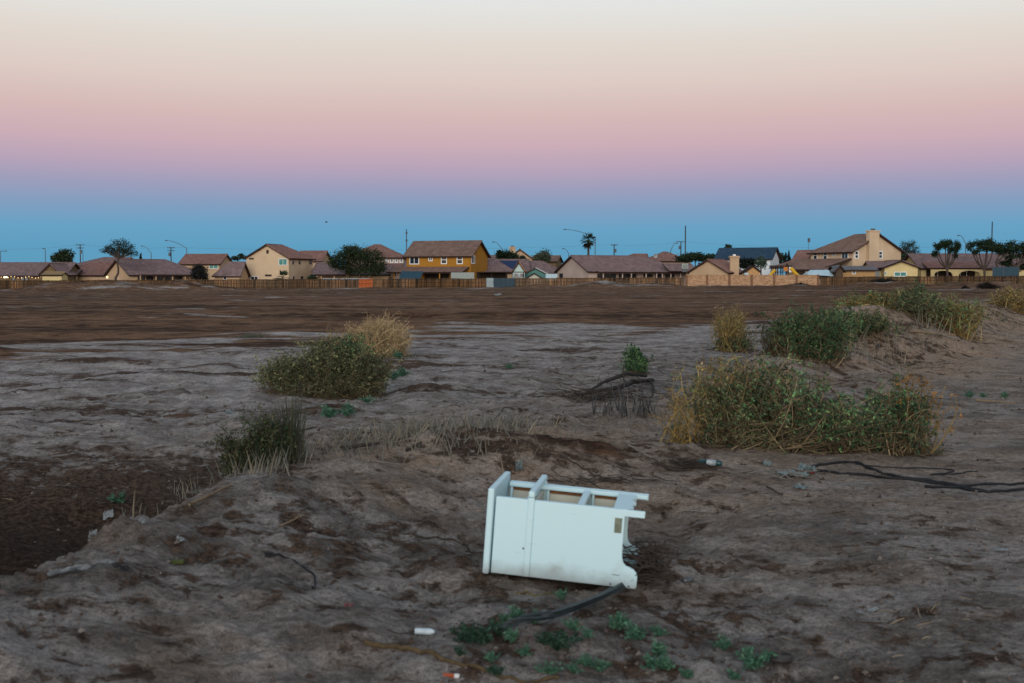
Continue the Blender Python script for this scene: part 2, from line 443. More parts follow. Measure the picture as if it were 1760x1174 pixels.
# ground: salt crusted pale soil, broken brown soil, tilled dark field
def ground_mat():
    m, t, b = new_mat('soil')
    L = t.links.new
    at_ = N(t, 'ShaderNodeAttribute'); at_.attribute_name = 'zone'
    sp_ = N(t, 'ShaderNodeSeparateColor'); L(at_.outputs['Color'], sp_.inputs[0])
    geo = N(t, 'ShaderNodeNewGeometry')
    def noise(scale, stretch=(1, 1, 1), detail=6, rough=0.55, dist=0.0):
        mp = N(t, 'ShaderNodeMapping'); mp.inputs['Scale'].default_value = stretch
        L(geo.outputs['Position'], mp.inputs[0])
        n = N(t, 'ShaderNodeTexNoise'); n.inputs['Scale'].default_value = scale; n.inputs['Detail'].default_value = detail
        n.inputs['Roughness'].default_value = rough; n.inputs['Distortion'].default_value = dist
        L(mp.outputs[0], n.inputs['Vector']); return n.outputs['Fac']
    def remap(v, a, b_, c=0.0, d=1.0):
        r = N(t, 'ShaderNodeMapRange'); r.interpolation_type = 'SMOOTHSTEP'
        for k_, x_ in zip(('From Min', 'From Max', 'To Min', 'To Max'), (a, b_, c, d)):
            r.inputs[k_].default_value = x_
        L(v, r.inputs['Value']); return r.outputs[0]
    def mixc(f, a, b_):
        q = N(t, 'ShaderNodeMix', data_type='RGBA')
        for k_, x_ in (('Factor', f), ('A', a), ('B', b_)):
            if isinstance(x_, (tuple, float)):
                q.inputs[k_].default_value = (*x_, 1) if isinstance(x_, tuple) else x_
            else:
                L(x_, q.inputs[k_])
        return q.outputs['Result']
    def math_(op, a, b_):
        q = N(t, 'ShaderNodeMath', operation=op)
        for i, x_ in enumerate((a, b_)):
            if isinstance(x_, float): q.inputs[i].default_value = x_
            else: L(x_, q.inputs[i])
        return q.outputs[0]
    n_big = noise(1.1, (1, 1, 1), 5, 0.6, 0.3)
    n_mid = noise(5.2, (1, 1, 1), 8, 0.68, 0.2)
    n_flat = noise(0.50, (0.40, 1.7, 1), 8, 0.64, 0.3)
    n_fine = noise(22, (0.9, 1.1, 1), 6, 0.68)
    n_grit = noise(120, (1, 1, 1), 3, 0.6)
    n_tone = noise(2.2, (0.9, 1.1, 1), 7, 0.66)
    n_spk = noise(48, (1, 1, 1), 4, 0.7)
    n_hue = noise(0.38, (0.8, 1.2, 1), 5, 0.6, 0.4)
    z2 = N(t, 'ShaderNodeAttribute'); z2.attribute_name = 'warm'
    wf = N(t, 'ShaderNodeMath', operation='MULTIPLY_ADD'); wf.use_clamp = True; L(z2.outputs['Fac'], wf.inputs[0]); wf.inputs[1].default_value = 0.8
    L(math_('MULTIPLY', math_('SUBTRACT', math_('ADD', math_('MULTIPLY', n_hue, 0.6), math_('MULTIPLY', n_mid, 0.4)), 0.47), 3.4), wf.inputs[2])
    berm = mixc(math_('MULTIPLY', wf.outputs[0], 0.9), mixc(remap(n_tone, 0.40, 0.61), CRUST_A, CRUST_B), CRUST_W)
    crust = mixc(at_.outputs['Alpha'], berm, mixc(remap(n_tone, 0.36, 0.64), FLAT_A, FLAT_B))
    brown = mixc(remap(n_fine, 0.3, 0.7), BROWN_A, BROWN_B)
    pn = math_('ADD', math_('MULTIPLY', n_big, 0.28), math_('MULTIPLY', n_mid, 0.72))
    pf = math_('ADD', math_('MULTIPLY', n_flat, 0.72), math_('MULTIPLY', n_mid, 0.28))
    pf = math_('ADD', pf, 0.008)
    mixp = N(t, 'ShaderNodeMix', data_type='FLOAT'); L(at_.outputs['Alpha'], mixp.inputs['Factor']); L(pn, mixp.inputs['A']); L(pf, mixp.inputs['B'])
    patch = mixp.outputs['Result']
    patch = math_('ADD', patch, math_('MULTIPLY', sp_.outputs['Green'], 0.22))
    patch = math_('SUBTRACT', patch, math_('MULTIPLY', sp_.outputs['Blue'], 0.045))
    patch = math_('ADD', patch, math_('MULTIPLY', math_('SUBTRACT', n_fine, 0.5), 0.30))
    pm = remap(patch, 0.52, 0.585)
    soil = mixc(pm, crust, brown)
    # tilled field: dark damp soil in long bands along the furrows
    band = noise(0.26, (0.12, 1.0, 1), 8, 0.70, 0.6)
    band2 = noise(1.6, (0.55, 1.0, 1), 7, 0.72, 0.3)
    bsum = math_('ADD', math_('MULTIPLY', band, 0.5), math_('MULTIPLY', band2, 0.5))
    till = mixc(remap(bsum, 0.42, 0.58), TILL_A, TILL_B)
    till = mixc(remap(bsum, 0.56, 0.66, 0.0, 0.7), till, TILL_C)
    far = noise(0.05, (0.5, 2.0, 1), 4, 0.6)
    tmask = remap(math_('ADD', sp_.outputs['Red'], math_('ADD', math_('MULTIPLY', math_('SUBTRACT', n_flat, 0.5), 2.6), math_('MULTIPLY', math_('SUBTRACT', noise(0.16, (0.7, 0.8, 1), 6, 0.65, 0.5), 0.5), 2.4))), 0.38, 0.62)
    col = mixc(tmask, soil, till)
    # damp earth of the ditch, its shade also put into the dark colour
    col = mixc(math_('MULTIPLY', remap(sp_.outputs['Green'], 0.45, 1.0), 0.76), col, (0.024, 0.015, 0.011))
    grit = remap(n_grit, 0.32, 0.68, 0.72, 1.28)
    grit2 = remap(n_fine, 0.30, 0.70, 0.58, 1.36)
    sc = N(t, 'ShaderNodeVectorMath', operation='SCALE'); L(col, sc.inputs[0]); L(math_('MULTIPLY', math_('MULTIPLY', grit, grit2), remap(n_spk, 0.58, 0.68, 1.05, 0.55)), sc.inputs['Scale'])
    L(sc.outputs['Vector'], b.inputs['Base Color'])
    b.inputs['Roughness'].default_value = 0.97; b.inputs['Specular IOR Level'].default_value = 0.08
    hsum = math_('ADD', math_('MULTIPLY', n_fine, 0.55), math_('MULTIPLY', n_grit, 0.25))
    hsum = math_('SUBTRACT', hsum, math_('MULTIPLY', pm, 0.22))
    bu = N(t, 'ShaderNodeBump'); bu.inputs['Strength'].default_value = 1.0; bu.inputs['Distance'].default_value = 0.05
    L(hsum, bu.inputs['Height']); L(bu.outputs[0], b.inputs['Normal'])
    return m
CRUST_A = (0.135, 0.112, 0.096); CRUST_B = (0.290, 0.250, 0.222); CRUST_W = (0.355, 0.243, 0.165)   # trampled soil of the berm and the track
FLAT_A = (0.225, 0.188, 0.166); FLAT_B = (0.385, 0.338, 0.308)               # salt crust of the flat
BROWN_A = (0.034, 0.021, 0.015); BROWN_B = (0.105, 0.066, 0.045)
TILL_A = (0.050, 0.025, 0.014); TILL_B = (0.200, 0.110, 0.063); TILL_C = (0.28, 0.19, 0.135)
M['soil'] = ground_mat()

def make_ground():
    ang = np.concatenate([np.linspace(-80, -34, 30, endpoint=False), np.linspace(-34, 34, 500), np.linspace(34, 80, 31)[1:]])
    ang = np.radians(ang)
    r = [1.2]
    while r[-1] < 3200:
        q = r[-1]
        k = 0.0085 if q < 70 else (0.02 if q < 175 else (0.011 if q < 225 else 0.08))
        r.append(q * (1 + k))
    r = np.array(r)
    Rr, Aa = np.meshgrid(r, ang, indexing='ij')
    x = Rr * np.sin(Aa); y = Rr * np.cos(Aa) - 3.0
    z, s, till, track, near = terrain(x.ravel(), y.ravel(), True)
    n0, n1 = x.shape
    V = np.stack([x.ravel(), y.ravel(), z], 1)
    idx = np.arange(n0 * n1).reshape(n0, n1)
    q = np.stack([idx[:-1, :-1], idx[:-1, 1:], idx[1:, 1:], idx[1:, :-1]], -1).reshape(-1, 4)[:, ::-1]
    mb = MB(); mb.add(V, q)
    me = mb.mesh('ground', M['soil'], True)
    xf, yf = V[:, 0], V[:, 1]
    # brownness: ditch walls and the slumped bank faces are bare brown earth
    br = sstep(-0.05, 0.45, s) * (1 - sstep(2.6, 7.0, s + 1.5 * fbm(xf / 1.2, yf / 0.8, 41, 4))) * sstep(14.5, 8.0, yf) * 1.0  # in the ditch this mask also places the painted shade
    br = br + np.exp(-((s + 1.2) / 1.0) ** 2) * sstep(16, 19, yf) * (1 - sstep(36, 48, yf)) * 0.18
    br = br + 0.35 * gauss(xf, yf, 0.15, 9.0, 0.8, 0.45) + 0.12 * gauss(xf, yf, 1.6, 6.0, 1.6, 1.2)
    zone = np.zeros((len(V), 4), np.float32)
    strip = np.exp(-((yf - (165 - 0.2 * xf)) / 4.5) ** 2) * sstep(20, 45, xf) + 0.8 * sstep(181, 189, yf)
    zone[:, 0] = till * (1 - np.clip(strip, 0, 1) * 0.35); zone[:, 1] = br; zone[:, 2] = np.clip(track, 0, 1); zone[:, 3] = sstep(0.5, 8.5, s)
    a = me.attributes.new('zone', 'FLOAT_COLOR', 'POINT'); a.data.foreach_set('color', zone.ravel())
    bank = np.exp(-((s + 1.6) / 1.5) ** 2) * sstep(14, 18, yf) * (1 - sstep(40, 55, yf))
    warm = np.clip(bank * 1.2 + 0.75 * gauss(xf, yf, 0.0, 9.2, 2.6, 1.9) + 0.35 * gauss(xf, yf, 3.0, 12, 6, 3), 0, 1)
    wa_ = me.attributes.new('warm', 'FLOAT', 'POINT'); wa_.data.foreach_set('value', warm.astype(np.float32))
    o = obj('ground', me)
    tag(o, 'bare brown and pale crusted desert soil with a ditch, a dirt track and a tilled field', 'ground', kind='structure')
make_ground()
# ------------------------------------------------------------------ house building kit
def roof_mat(name, a, b):
    m, t, bs = new_mat(name)
    at_ = N(t, 'ShaderNodeAttribute'); at_.attribute_name = 'tint'
    no = N(t, 'ShaderNodeTexNoise'); no.inputs['Scale'].default_value = 0.9; no.inputs['Detail'].default_value = 6
    co = N(t, 'ShaderNodeTexCoord'); t.links.new(co.outputs['Object'], no.inputs['Vector'])
    mi = N(t, 'ShaderNodeMix', data_type='RGBA'); mi.inputs['A'].default_value = (*a, 1); mi.inputs['B'].default_value = (*b, 1)
    r = N(t, 'ShaderNodeMapRange'); r.inputs['From Min'].default_value = 0.3; r.inputs['From Max'].default_value = 0.7
    t.links.new(no.outputs['Fac'], r.inputs[0]); t.links.new(r.outputs[0], mi.inputs['Factor'])
    mu = N(t, 'ShaderNodeVectorMath', operation='MULTIPLY')
    t.links.new(mi.outputs['Result'], mu.inputs[0]); t.links.new(at_.outputs['Vector'], mu.inputs[1])
    t.links.new(mu.outputs['Vector'], bs.inputs['Base Color']); bs.inputs['Roughness'].default_value = 0.8
    return m
RED = roof_mat('clay_tile_red', (0.20, 0.105, 0.085), (0.27, 0.15, 0.125))
MAUVE = roof_mat('clay_tile_mauve', (0.175, 0.115, 0.11), (0.25, 0.17, 0.165))
BROWNR = roof_mat('clay_tile_brown', (0.165, 0.10, 0.08), (0.235, 0.15, 0.12))
BLUER = roof_mat('blue_shingle', (0.020, 0.050, 0.085), (0.030, 0.068, 0.11))
GREYR = roof_mat('grey_roofing', (0.11, 0.11, 0.12), (0.17, 0.17, 0.18))
GREENR = roof_mat('green_shingle', (0.014, 0.035, 0.03), (0.02, 0.05, 0.045))
def stucco(name, col):
    return surf(name, col, 0.92, 0.07, 5, var2=0.09, scale2=0.35)
TAN = stucco('stucco_tan', (0.50, 0.345, 0.215))
CREAM = stucco('stucco_cream', (0.58, 0.43, 0.285))
PINKG = stucco('stucco_rose_grey', (0.47, 0.365, 0.31))
YELLOW = stucco('stucco_ochre', (0.36, 0.165, 0.022))
PALEY = stucco('stucco_pale_yellow', (0.66, 0.52, 0.26))
WHITEW = stucco('stucco_white', (0.66, 0.70, 0.72))
TEALW = stucco('stucco_teal', (0.09, 0.21, 0.19))
DIM = stucco('stucco_brown', (0.17, 0.115, 0.06))
rng = np.random.default_rng(11)

def roof_plane(mb, slab, e0, e1, r1, r0, wave=0.36, course=0.44, flat=False):
    e0, e1, r1, r0 = [np.array(p, float) for p in (e0, e1, r1, r0)]
    u = e1 - e0; Le = np.linalg.norm(u); u /= Le
    top = r0 - e0
    v = top - u * (top @ u); H = np.linalg.norm(v)
    if H < 1e-3:
        top = r1 - e0; v = top - u * (top @ u); H = np.linalg.norm(v)
    v /= H
    n = np.cross(u, v)
    if n[2] < 0: n = -n
    ua, ub = (r0 - e0) @ u, (r1 - e0) @ u
    ncol = max(2, int(Le / wave)) * (1 if flat else 4) + 1
    us = np.linspace(0, Le, ncol)
    vm = np.full(ncol, H)
    if ua > 1e-3: vm = np.minimum(vm, H * us / ua)
    if ub < Le - 1e-3: vm = np.minimum(vm, H * (Le - us) / (Le - ub))
    # outward leaning rakes
    vm = np.maximum(vm, 0)
    K = max(1, int(round(H / course)))
    rows = []; tin = []
    wav = np.zeros(ncol) if flat else 0.085 * np.abs(np.sin(us / wave * math.pi))
    tile = (us / wave).astype(int)
    rs = np.random.default_rng(int(Le * 100) % 9999)
    for k in range(K):
        tt = 0.86 + 0.28 * rs.random(tile.max() + 2)[tile]
        for e, off in ((0, 0.035), (1, 0.0)):
            vv = np.minimum((k + e) * H / K, vm)
            rows.append(e0 + us[:, None] * u + vv[:, None] * v + (wav + off)[:, None] * n)
            tin.append(np.stack([tt] * 3, 1))
    V = np.array(rows); nr = len(rows)
    idx = np.arange(nr * ncol).reshape(nr, ncol)
    q = np.stack([idx[:-1, :-1], idx[:-1, 1:], idx[1:, 1:], idx[1:, :-1]], -1).reshape(-1, 4)
    a, b, c = V.reshape(-1, 3)[q[0, 0]], V.reshape(-1, 3)[q[0, 1]], V.reshape(-1, 3)[q[0, 2]]
    if np.cross(b - a, c - a)[2] < 0: q = q[:, ::-1]
    mb.add(V.reshape(-1, 3), q, np.array(tin).reshape(-1, 3))
    if slab is not None:
        pts = [e0, e1, r1, r0] if np.linalg.norm(r1 - r0) > 1e-3 else [e0, e1, r1]
        m = len(pts)
        A = [p - n * 0.015 for p in pts]; B = [p - n * 0.20 for p in pts]
        slab.add(np.array(A + B), [tuple(range(m)), tuple(range(2 * m - 1, m - 1, -1))] + [(i, m + i, m + (i + 1) % m, (i + 1) % m) for i in range(m)])

def ridge_caps(mb, a, b, r=0.13):
    a = np.array(a, float); b = np.array(b, float)
    Lr = np.linalg.norm(b - a); k = max(1, int(Lr / 0.42)); d = (b - a) / Lr
    P = []; R = []
    for i in range(k):
        p = a + d * (i * Lr / k); q = a + d * ((i + 1.05) * Lr / k)
        P.append([p, q]); R.append([r * 1.12, r * 0.8])
    t = 0.8 + 0.4 * np.random.default_rng(k).random((k, 1)) * np.ones((1, 3))
    mb.tubes(np.array(P), np.array(R), 6, t * 0.85)

class House:
    def __init__(s, name, label, cat, px, D, L, W, rot, eave_py, ridge_py, ends=('gable', 'gable'), anchor='L', wall=TAN, roof=MAUVE, ov=0.45,
                 gz=None, group=None, vent=False, wall_gable=None):
        s.rot = rad(rot); s.L = L; s.W = W; s.roofm = roof; s.wallm = wall
        ax = {'L': -L / 2, 'R': L / 2, 'C': 0}[anchor]; ay = -W / 2
        c, sn = math.cos(s.rot), math.sin(s.rot)
        X0 = X(px, D)
        s.loc = Vector((X0 - (c * ax - sn * ay), D - (sn * ax + c * ay), 0))
        s.loc.z = float(far_base(np.array([s.loc.x]), np.array([s.loc.y]))[0]) if gz is None else gz
        eave = at(px, eave_py, D).z - s.loc.z
        ridge = at(px, ridge_py, s.loc.y).z - s.loc.z
        s.eave, s.ridge = eave, ridge
        s.root = thing(name, label, cat, s.loc, s.rot, group)
        # walls
        mb = MB()
        e = eave - 0.08; r_ = ridge - 0.14
        gl, gr = ends[0] == 'gable', ends[1] == 'gable'
        h = W / 2; l = L / 2
        v = [(-l, -h, -.6), (l, -h, -.6), (l, h, -.6), (-l, h, -.6), (-l, -h, e), (l, -h, e), (l, h, e), (-l, h, e)]
        f = [(0, 1, 5, 4), (2, 3, 7, 6), (0, 4, 7, 3), (1, 2, 6, 5), (4, 5, 6, 7)]
        if gl: v.append((-l, 0, r_)); f.append((4, 8, 7))
        if gr: v.append((l, 0, r_)); f.append((5, 6, len(v) - 1))
        mb.add(v, f)
        mb.build('wall', wall, s.root)
        # roof
        top = MB(); slab = MB(); cap = MB()
        sl = (ridge - eave) / h
        ze = eave - ov * sl
        xl = -l - ov; xr = l + ov; yh = h + ov
        rl = xl if gl else -l + h; rr = xr if gr else l - h
        if rl > rr: rl = rr = (rl + rr) / 2
        flat = roof in (BLUER, GREENR, GREYR)
        roof_plane(top, slab, (xl, -yh, ze), (xr, -yh, ze), (rr, 0, ridge), (rl, 0, ridge), flat=flat)
        roof_plane(top, slab, (xr, yh, ze), (xl, yh, ze), (rl, 0, ridge), (rr, 0, ridge), flat=flat)
        if not gl: roof_plane(top, slab, (xl, yh, ze), (xl, -yh, ze), (rl, 0, ridge), (rl, 0, ridge), flat=flat)
        if not gr: roof_plane(top, slab, (xr, -yh, ze), (xr, yh, ze), (rr, 0, ridge), (rr, 0, ridge), flat=flat)
        if not flat:
            if rr - rl > 0.5: ridge_caps(cap, (rl, 0, ridge + .05), (rr, 0, ridge + .05))
            if not gl:
                ridge_caps(cap, (xl, -yh, ze + .04), (rl, 0, ridge + .04))
            if not gr:
                ridge_caps(cap, (xr, -yh, ze + .04), (rr, 0, ridge + .04))
            if gl: ridge_caps(cap, (xl, -yh, ze + .04), (xl, 0, ridge + .04), 0.10)
            if gr: ridge_caps(cap, (xr, -yh, ze + .04), (xr, 0, ridge + .04), 0.10)
        ro = top.build('roof', roof, s.root)
        slab.build('fascia', M['fascia'], ro)
        if not flat: cap.build('ridge_tiles', roof, ro)
        bpy.context.view_layer.update()
    def face(s, which):
        l, h = s.L / 2, s.W / 2
        a, b, n = {'front': ((-l, -h), (l, -h), (0, -1)), 'left': ((-l, h), (-l, -h), (-1, 0)), 'right': ((l, -h), (l, h), (1, 0))}[which]
        return Vector((*a, 0)), Vector((*b, 0)), Vector((*n, 0))
    def w2(s, p):
        c, sn = math.cos(s.rot), math.sin(s.rot)
        return Vector((s.loc.x + c * p.x - sn * p.y, s.loc.y + sn * p.x + c * p.y, s.loc.z + p.z))
    def uv(s, which, px, py):
        a, b, n = s.face(which)
        pa = s.w2(a + Vector((0, 0, 3))); pb = s.w2(b + Vector((0, 0, 3)))
        xa = proj(pa)[0]; xb = proj(pb)[0]
        t = (px - xa) / (xb - xa)
        p = a.lerp(b, t); w = s.w2(p)
        return t * (b - a).length, at(px, py, w.y).z - s.loc.z
    def frame_of(s, which):
        a, b, n = s.face(which)
        d = (b - a).normalized()
        return Matrix(((d.x, n.x, 0, a.x), (d.y, n.y, 0, a.y), (0, 0, 1, 0), (0, 0, 0, 1)))
    def win(s, which, x0, x1, y0, y1, style='hung', frame=None, glass=None, fw=0.11, name='window'):
        u0, z1 = s.uv(which, x0, y0); u1, z0 = s.uv(which, x1, y1)
        if u0 > u1: u0, u1 = u1, u0
        T = s.frame_of(which)
        m = MB()
        for (a, b, c, d) in ((u0, u1, z0, z0 + fw), (u0, u1, z1 - fw, z1), (u0, u0 + fw, z0 + fw, z1 - fw), (u1 - fw, u1, z0 + fw, z1 - fw)):
            m.box(a, b, -0.02, 0.07, c, d, M=T)
        if style in ('hung', 'cross'): m.box(u0 + fw, u1 - fw, -0.02, 0.06, (z0 + z1) / 2 - fw * .35, (z0 + z1) / 2 + fw * .35, M=T)
        if style in ('double', 'cross'): m.box((u0 + u1) / 2 - fw * .35, (u0 + u1) / 2 + fw * .35, -0.02, 0.06, z0 + fw, z1 - fw, M=T)
        w = m.build(name, frame or M['white_trim'], s.root)
        g = MB(); g.box(u0 + fw * .9, u1 - fw * .9, -0.01, 0.025, z0 + fw * .9, z1 - fw * .9, M=T)
        g.build('pane', glass or M['glass'], w)
        return w
    def opening(s, which, x0, x1, y0, y1, mat=None, name='doorway'):
        u0, z1 = s.uv(which, x0, y0); u1, z0 = s.uv(which, x1, y1)
        T = s.frame_of(which); m = MB(); m.box(min(u0, u1), max(u0, u1), -0.02, 0.03, z0, z1, M=T)
        return m.build(name, mat or M['dark_wood'], s.root)
    def lean(s, which, x0, x1, y_in, y_out, depth, posts=(), roof=None, name='patio_roof', back=True):
        """a lean-to roof against a wall, with posts"""
        u0, zi = s.uv(which, x0, y_in); u1, _ = s.uv(which, x1, y_in); _, zo = s.uv(which, x0, y_out)
        if u0 > u1: u0, u1 = u1, u0
        T = s.frame_of(which)
        g = lambda u, n, z: tuple(T @ Vector((u, n, z)))
        top = MB(); slab = MB()
        rm = roof or s.roofm
        roof_plane(top, slab, g(u0, depth, zo), g(u1, depth, zo), g(u1, 0.02, zi), g(u0, 0.02, zi), flat=rm in (BLUER, GREYR, GREENR))
        r = top.build(name, rm, s.root)
        slab.build('fascia', M['fascia'], r)
        for px in posts:
            u, _ = s.uv(which, px, y_out)
            m = MB(); m.box(u - .09, u + .09, depth - .45, depth - .27, -.5, zo - .05, M=T)
            m.build('post', s.wallm, s.root)
        return r
    def chimney(s, which, x0, x1, y0, y1, depth=0.9, mat=None, out=True, inset=None):
        u0, z1 = s.uv(which, x0, y0); u1, z0 = s.uv(which, x1, y1)
        T = s.frame_of(which)
        n0, n1 = (-0.1, depth) if out else inset
        m = MB(); m.box(u0, u1, n0, n1, z0, z1 - .25, M=T)
        c = m.build('chimney', mat or s.wallm, s.root)
        m = MB(); m.box(u0 - .14, u1 + .14, n0 - .14, n1 + .14, z1 - .248, z1, M=T)
        m.build('chimney_cap', mat or s.wallm, c)
        um = (u0 + u1) / 2; nm = (n0 + n1) / 2
        m = MB(); m.box(um - .35, um + .35, nm - .25, nm + .25, z1 + .002, z1 + .32, M=T)
        m.build('flue', M['steel'], c)
        return c
def gable_front(name, label, cat, x0, x1, apex, foot, D, depth, wall=TAN, roof=MAUVE, ov=0.4, **k):
    """house whose gable faces the camera squarely: ridge runs away from us"""
    Wd = X(x1, D) - X(x0, D)
    return House(name, label, cat, (x0 + x1) / 2, D, depth, Wd, 90, foot, apex, wall=wall, roof=roof, ov=ov, **k)

# a gable-front house is placed by its front-face centre
_old_init = House.__init__
def _init(s, name, label, cat, px, D, L, W, rot, eave_py, ridge_py, *a, **k):
    if rot == 90:
        # anchor the middle of the -x face at (px, D): shift so that the middle lands there
        rr = rad(rot); c, sn = math.cos(rr), math.sin(rr)
        # middle of the left face in local coordinates is (-L/2, 0); default anchor uses (-L/2, -W/2)
        ox = (-sn * (-W / 2)); oy = (c * (-W / 2))
        P = Vector((X(px, D), D, 0))
        q = P + Vector((ox, oy, 0))
        px2 = 880 + F * q.x / q.y
        k['anchor'] = 'L'
        eave_z = at(px, eave_py, D).z; ridge_z = at(px, ridge_py, D).z
        # convert to the pixel rows the plain builder expects at its own depths
        D2 = q.y; cy = q.y - (sn * (-L / 2) + c * (-W / 2))
        ep = proj((q.x, D2, eave_z))[1]; rp = proj((q.x, cy, ridge_z))[1]
        return _old_init(s, name, label, cat, px2, D2, L, W, rot, ep, rp, *a, **k)
    return _old_init(s, name, label, cat, px, D, L, W, rot, eave_py, ridge_py, *a, **k)
House.__init__ = _init

def box_thing(name, label, cat, x0, x1, y0, y1, D, depth, mat, group=None, zmin=None):
    a = at(x0, y0, D); b = at(x1, y1, D)
    z0 = b.z if zmin is None else zmin
    m = MB(); m.box(-(b.x - a.x) / 2, (b.x - a.x) / 2, 0, depth, 0, a.z - z0)
    o = m.build(name, mat); o.location = ((a.x + b.x) / 2, D, z0)
    return tag(o, label, cat, group)

# ------------------------------------------------------------------ fences and the block wall
BOARD = surf('fence_board', (0.17, 0.095, 0.050), 0.9, 0.3, 2.5, tint=True, stretch=(3, 3, 0.5), var2=0.2, scale2=0.8)
POST = surf('fence_post', (0.09, 0.058, 0.036), 0.9, 0.3, 3)
def board_panel_mesh(width, height, seed, dark=1.0):
    r = random.Random(seed); m = MB(); x = 0.0; n = int(round(width / 0.145)); w = width / n
    for i in range(n):
        g = r.choice([0.42, 0.6, 0.75, 0.9, 1.05, 1.3]) * r.uniform(0.85, 1.15) * dark
        if r.random() < 0.06: g = 0.18 * dark
        hh = height + r.uniform(-0.035, 0.03)
        m.box(x + 0.009, x + w - 0.009, 0.0 + r.uniform(0, .012), 0.025, 0.04, hh, (g * r.uniform(.98, 1.08), g, g * r.uniform(.86, 1.02)))
        x += w
    for z in (0.35, height * 0.58):
        m.box(0, width, -0.045, -0.004, z, z + 0.085, (0.45 * dark,) * 3)
    m.box(0, width, -0.03, -0.002, height - 0.16, height - 0.09, (0.38 * dark,) * 3)
    return m
PANEL_W = 2.44
panel_meshes = [[board_panel_mesh(PANEL_W, 1.83, 40 + i, dk).mesh('fence_panel', BOARD) for i in range(5)] for dk in (1.15, 0.8, 0.52)]
pm_ = MB(); pm_.box(-.06, .06, -.10, -.048, -.6, 1.90); POST_MESH = pm_.mesh('post', POST)
def fence_pt(px):
    D = Df(px); x = X(px, D)
    return Vector((x, D, far_base(np.array([x]), np.array([D]))[0]))
def wood_fence(label, px0, px1, dark=0, seed=0):
    r = random.Random(seed)
    a = fence_pt(px0); b = fence_pt(px1)
    rz = math.atan2(b.y - a.y, b.x - a.x)
    root = thing('wooden_fence', label, 'fence', a, rz)
    Lf = (Vector((b.x, b.y)) - Vector((a.x, a.y))).length
    n = max(1, int(round(Lf / PANEL_W))); st = Lf / n
    for i in range(n):
        o = obj('fence_panel', r.choice(panel_meshes[r.choice([0, 1, 2]) if dark < .5 else r.choice([1, 1, 2, 0])]), root)
        zz = (b.z - a.z) * (i / n) + r.uniform(-.04, .04)
        o.location = (i * st, 0, zz); o.scale = (st / PANEL_W, 1, 1); o.rotation_euler = (0, r.uniform(-.012, .012), 0)
        p = obj('post', POST_MESH, root); p.location = (i * st, 0, zz)
    p = obj('post', POST_MESH, root); p.location = (n * st, 0, b.z - a.z)
    return root
wood_fence('weathered brown board fence with dirt piled against it, ending at the orange gate', -110, 616, 0.2, 1)
wood_fence('brown board fence below the ochre house, between the orange gate and the slate metal sheets', 642, 835, 0.3, 2)
wood_fence('dark board fence below the long tiled house, between metal sheets and block wall', 886, 1174, 0.8, 3)
wood_fence('dark brown board fence below the arched yellow house, starting at the block wall', 1410, 1880, 0.8, 4)
# orange gate
ga, gb = fence_pt(617), fence_pt(641)
g = thing('fence_gate', 'bright orange new wooden gate with cross rail set in the board fence', 'gate', ga, math.atan2(gb.y - ga.y, gb.x - ga.x))
ORANGE = surf('orange_cedar', (0.40, 0.10, 0.028), 0.8, 0.2, 3, tint=True, stretch=(3, 3, .5))
gw = (gb - ga).length
n = 17
for i in range(n):
    m = MB(); q = 0.8 + 0.4 * random.Random(i).random()
    m.box(i * gw / n + .008, (i + 1) * gw / n - .008, -.02, .01, .06, 1.84, (q, q, q)); m.build('board', ORANGE, g)
for z in (0.12, 0.9, 1.62):
    m = MB(); m.box(0, gw, -.07, -.024, z, z + .11, (.6, .5, .5)); m.build('rail', ORANGE, g)
# metal sheets in the fence line
sa, sb = fence_pt(836), fence_pt(885)
s_root = thing('sheet_metal_fence', 'corrugated slate blue metal sheets with one pale sheet, filling a gap in the board fence', 'fence', sa, math.atan2(sb.y - sa.y, sb.x - sa.x))
SLATE = surf('slate_metal', (0.045, 0.075, 0.10), 0.5, 0.15, 1.5); PALEM = surf('pale_metal', (0.33, 0.39, 0.40), 0.55, 0.12, 1.5)
sw = (sb - sa).length
for i, (u0, u1, mt) in enumerate(((0, .25, PALEM), (.25, .5, SLATE), (.5, .75, SLATE), (.75, 1, SLATE))):
    xs = np.linspace(u0 * sw, u1 * sw - .01, 33); yy = 0.025 * np.sin(xs / 0.11 * 2 * math.pi) + i * .004
    ztop = 1.88 - (.03 if i % 2 else 0)
    V = np.concatenate([np.stack([xs, yy, np.full(33, .03)], 1), np.stack([xs, yy, np.full(33, ztop)], 1)])
    q = np.array([(k, k + 1, 34 + k, 33 + k) for k in range(32)])
    m = MB(); m.add(V, q); m.build('metal_sheet', mt, s_root)
for u in (0, .5, 1):
    m = MB(); m.box(u * sw - .05, u * sw + .05, .05, .15, -.4, 1.8); m.build('post', POST, s_root)
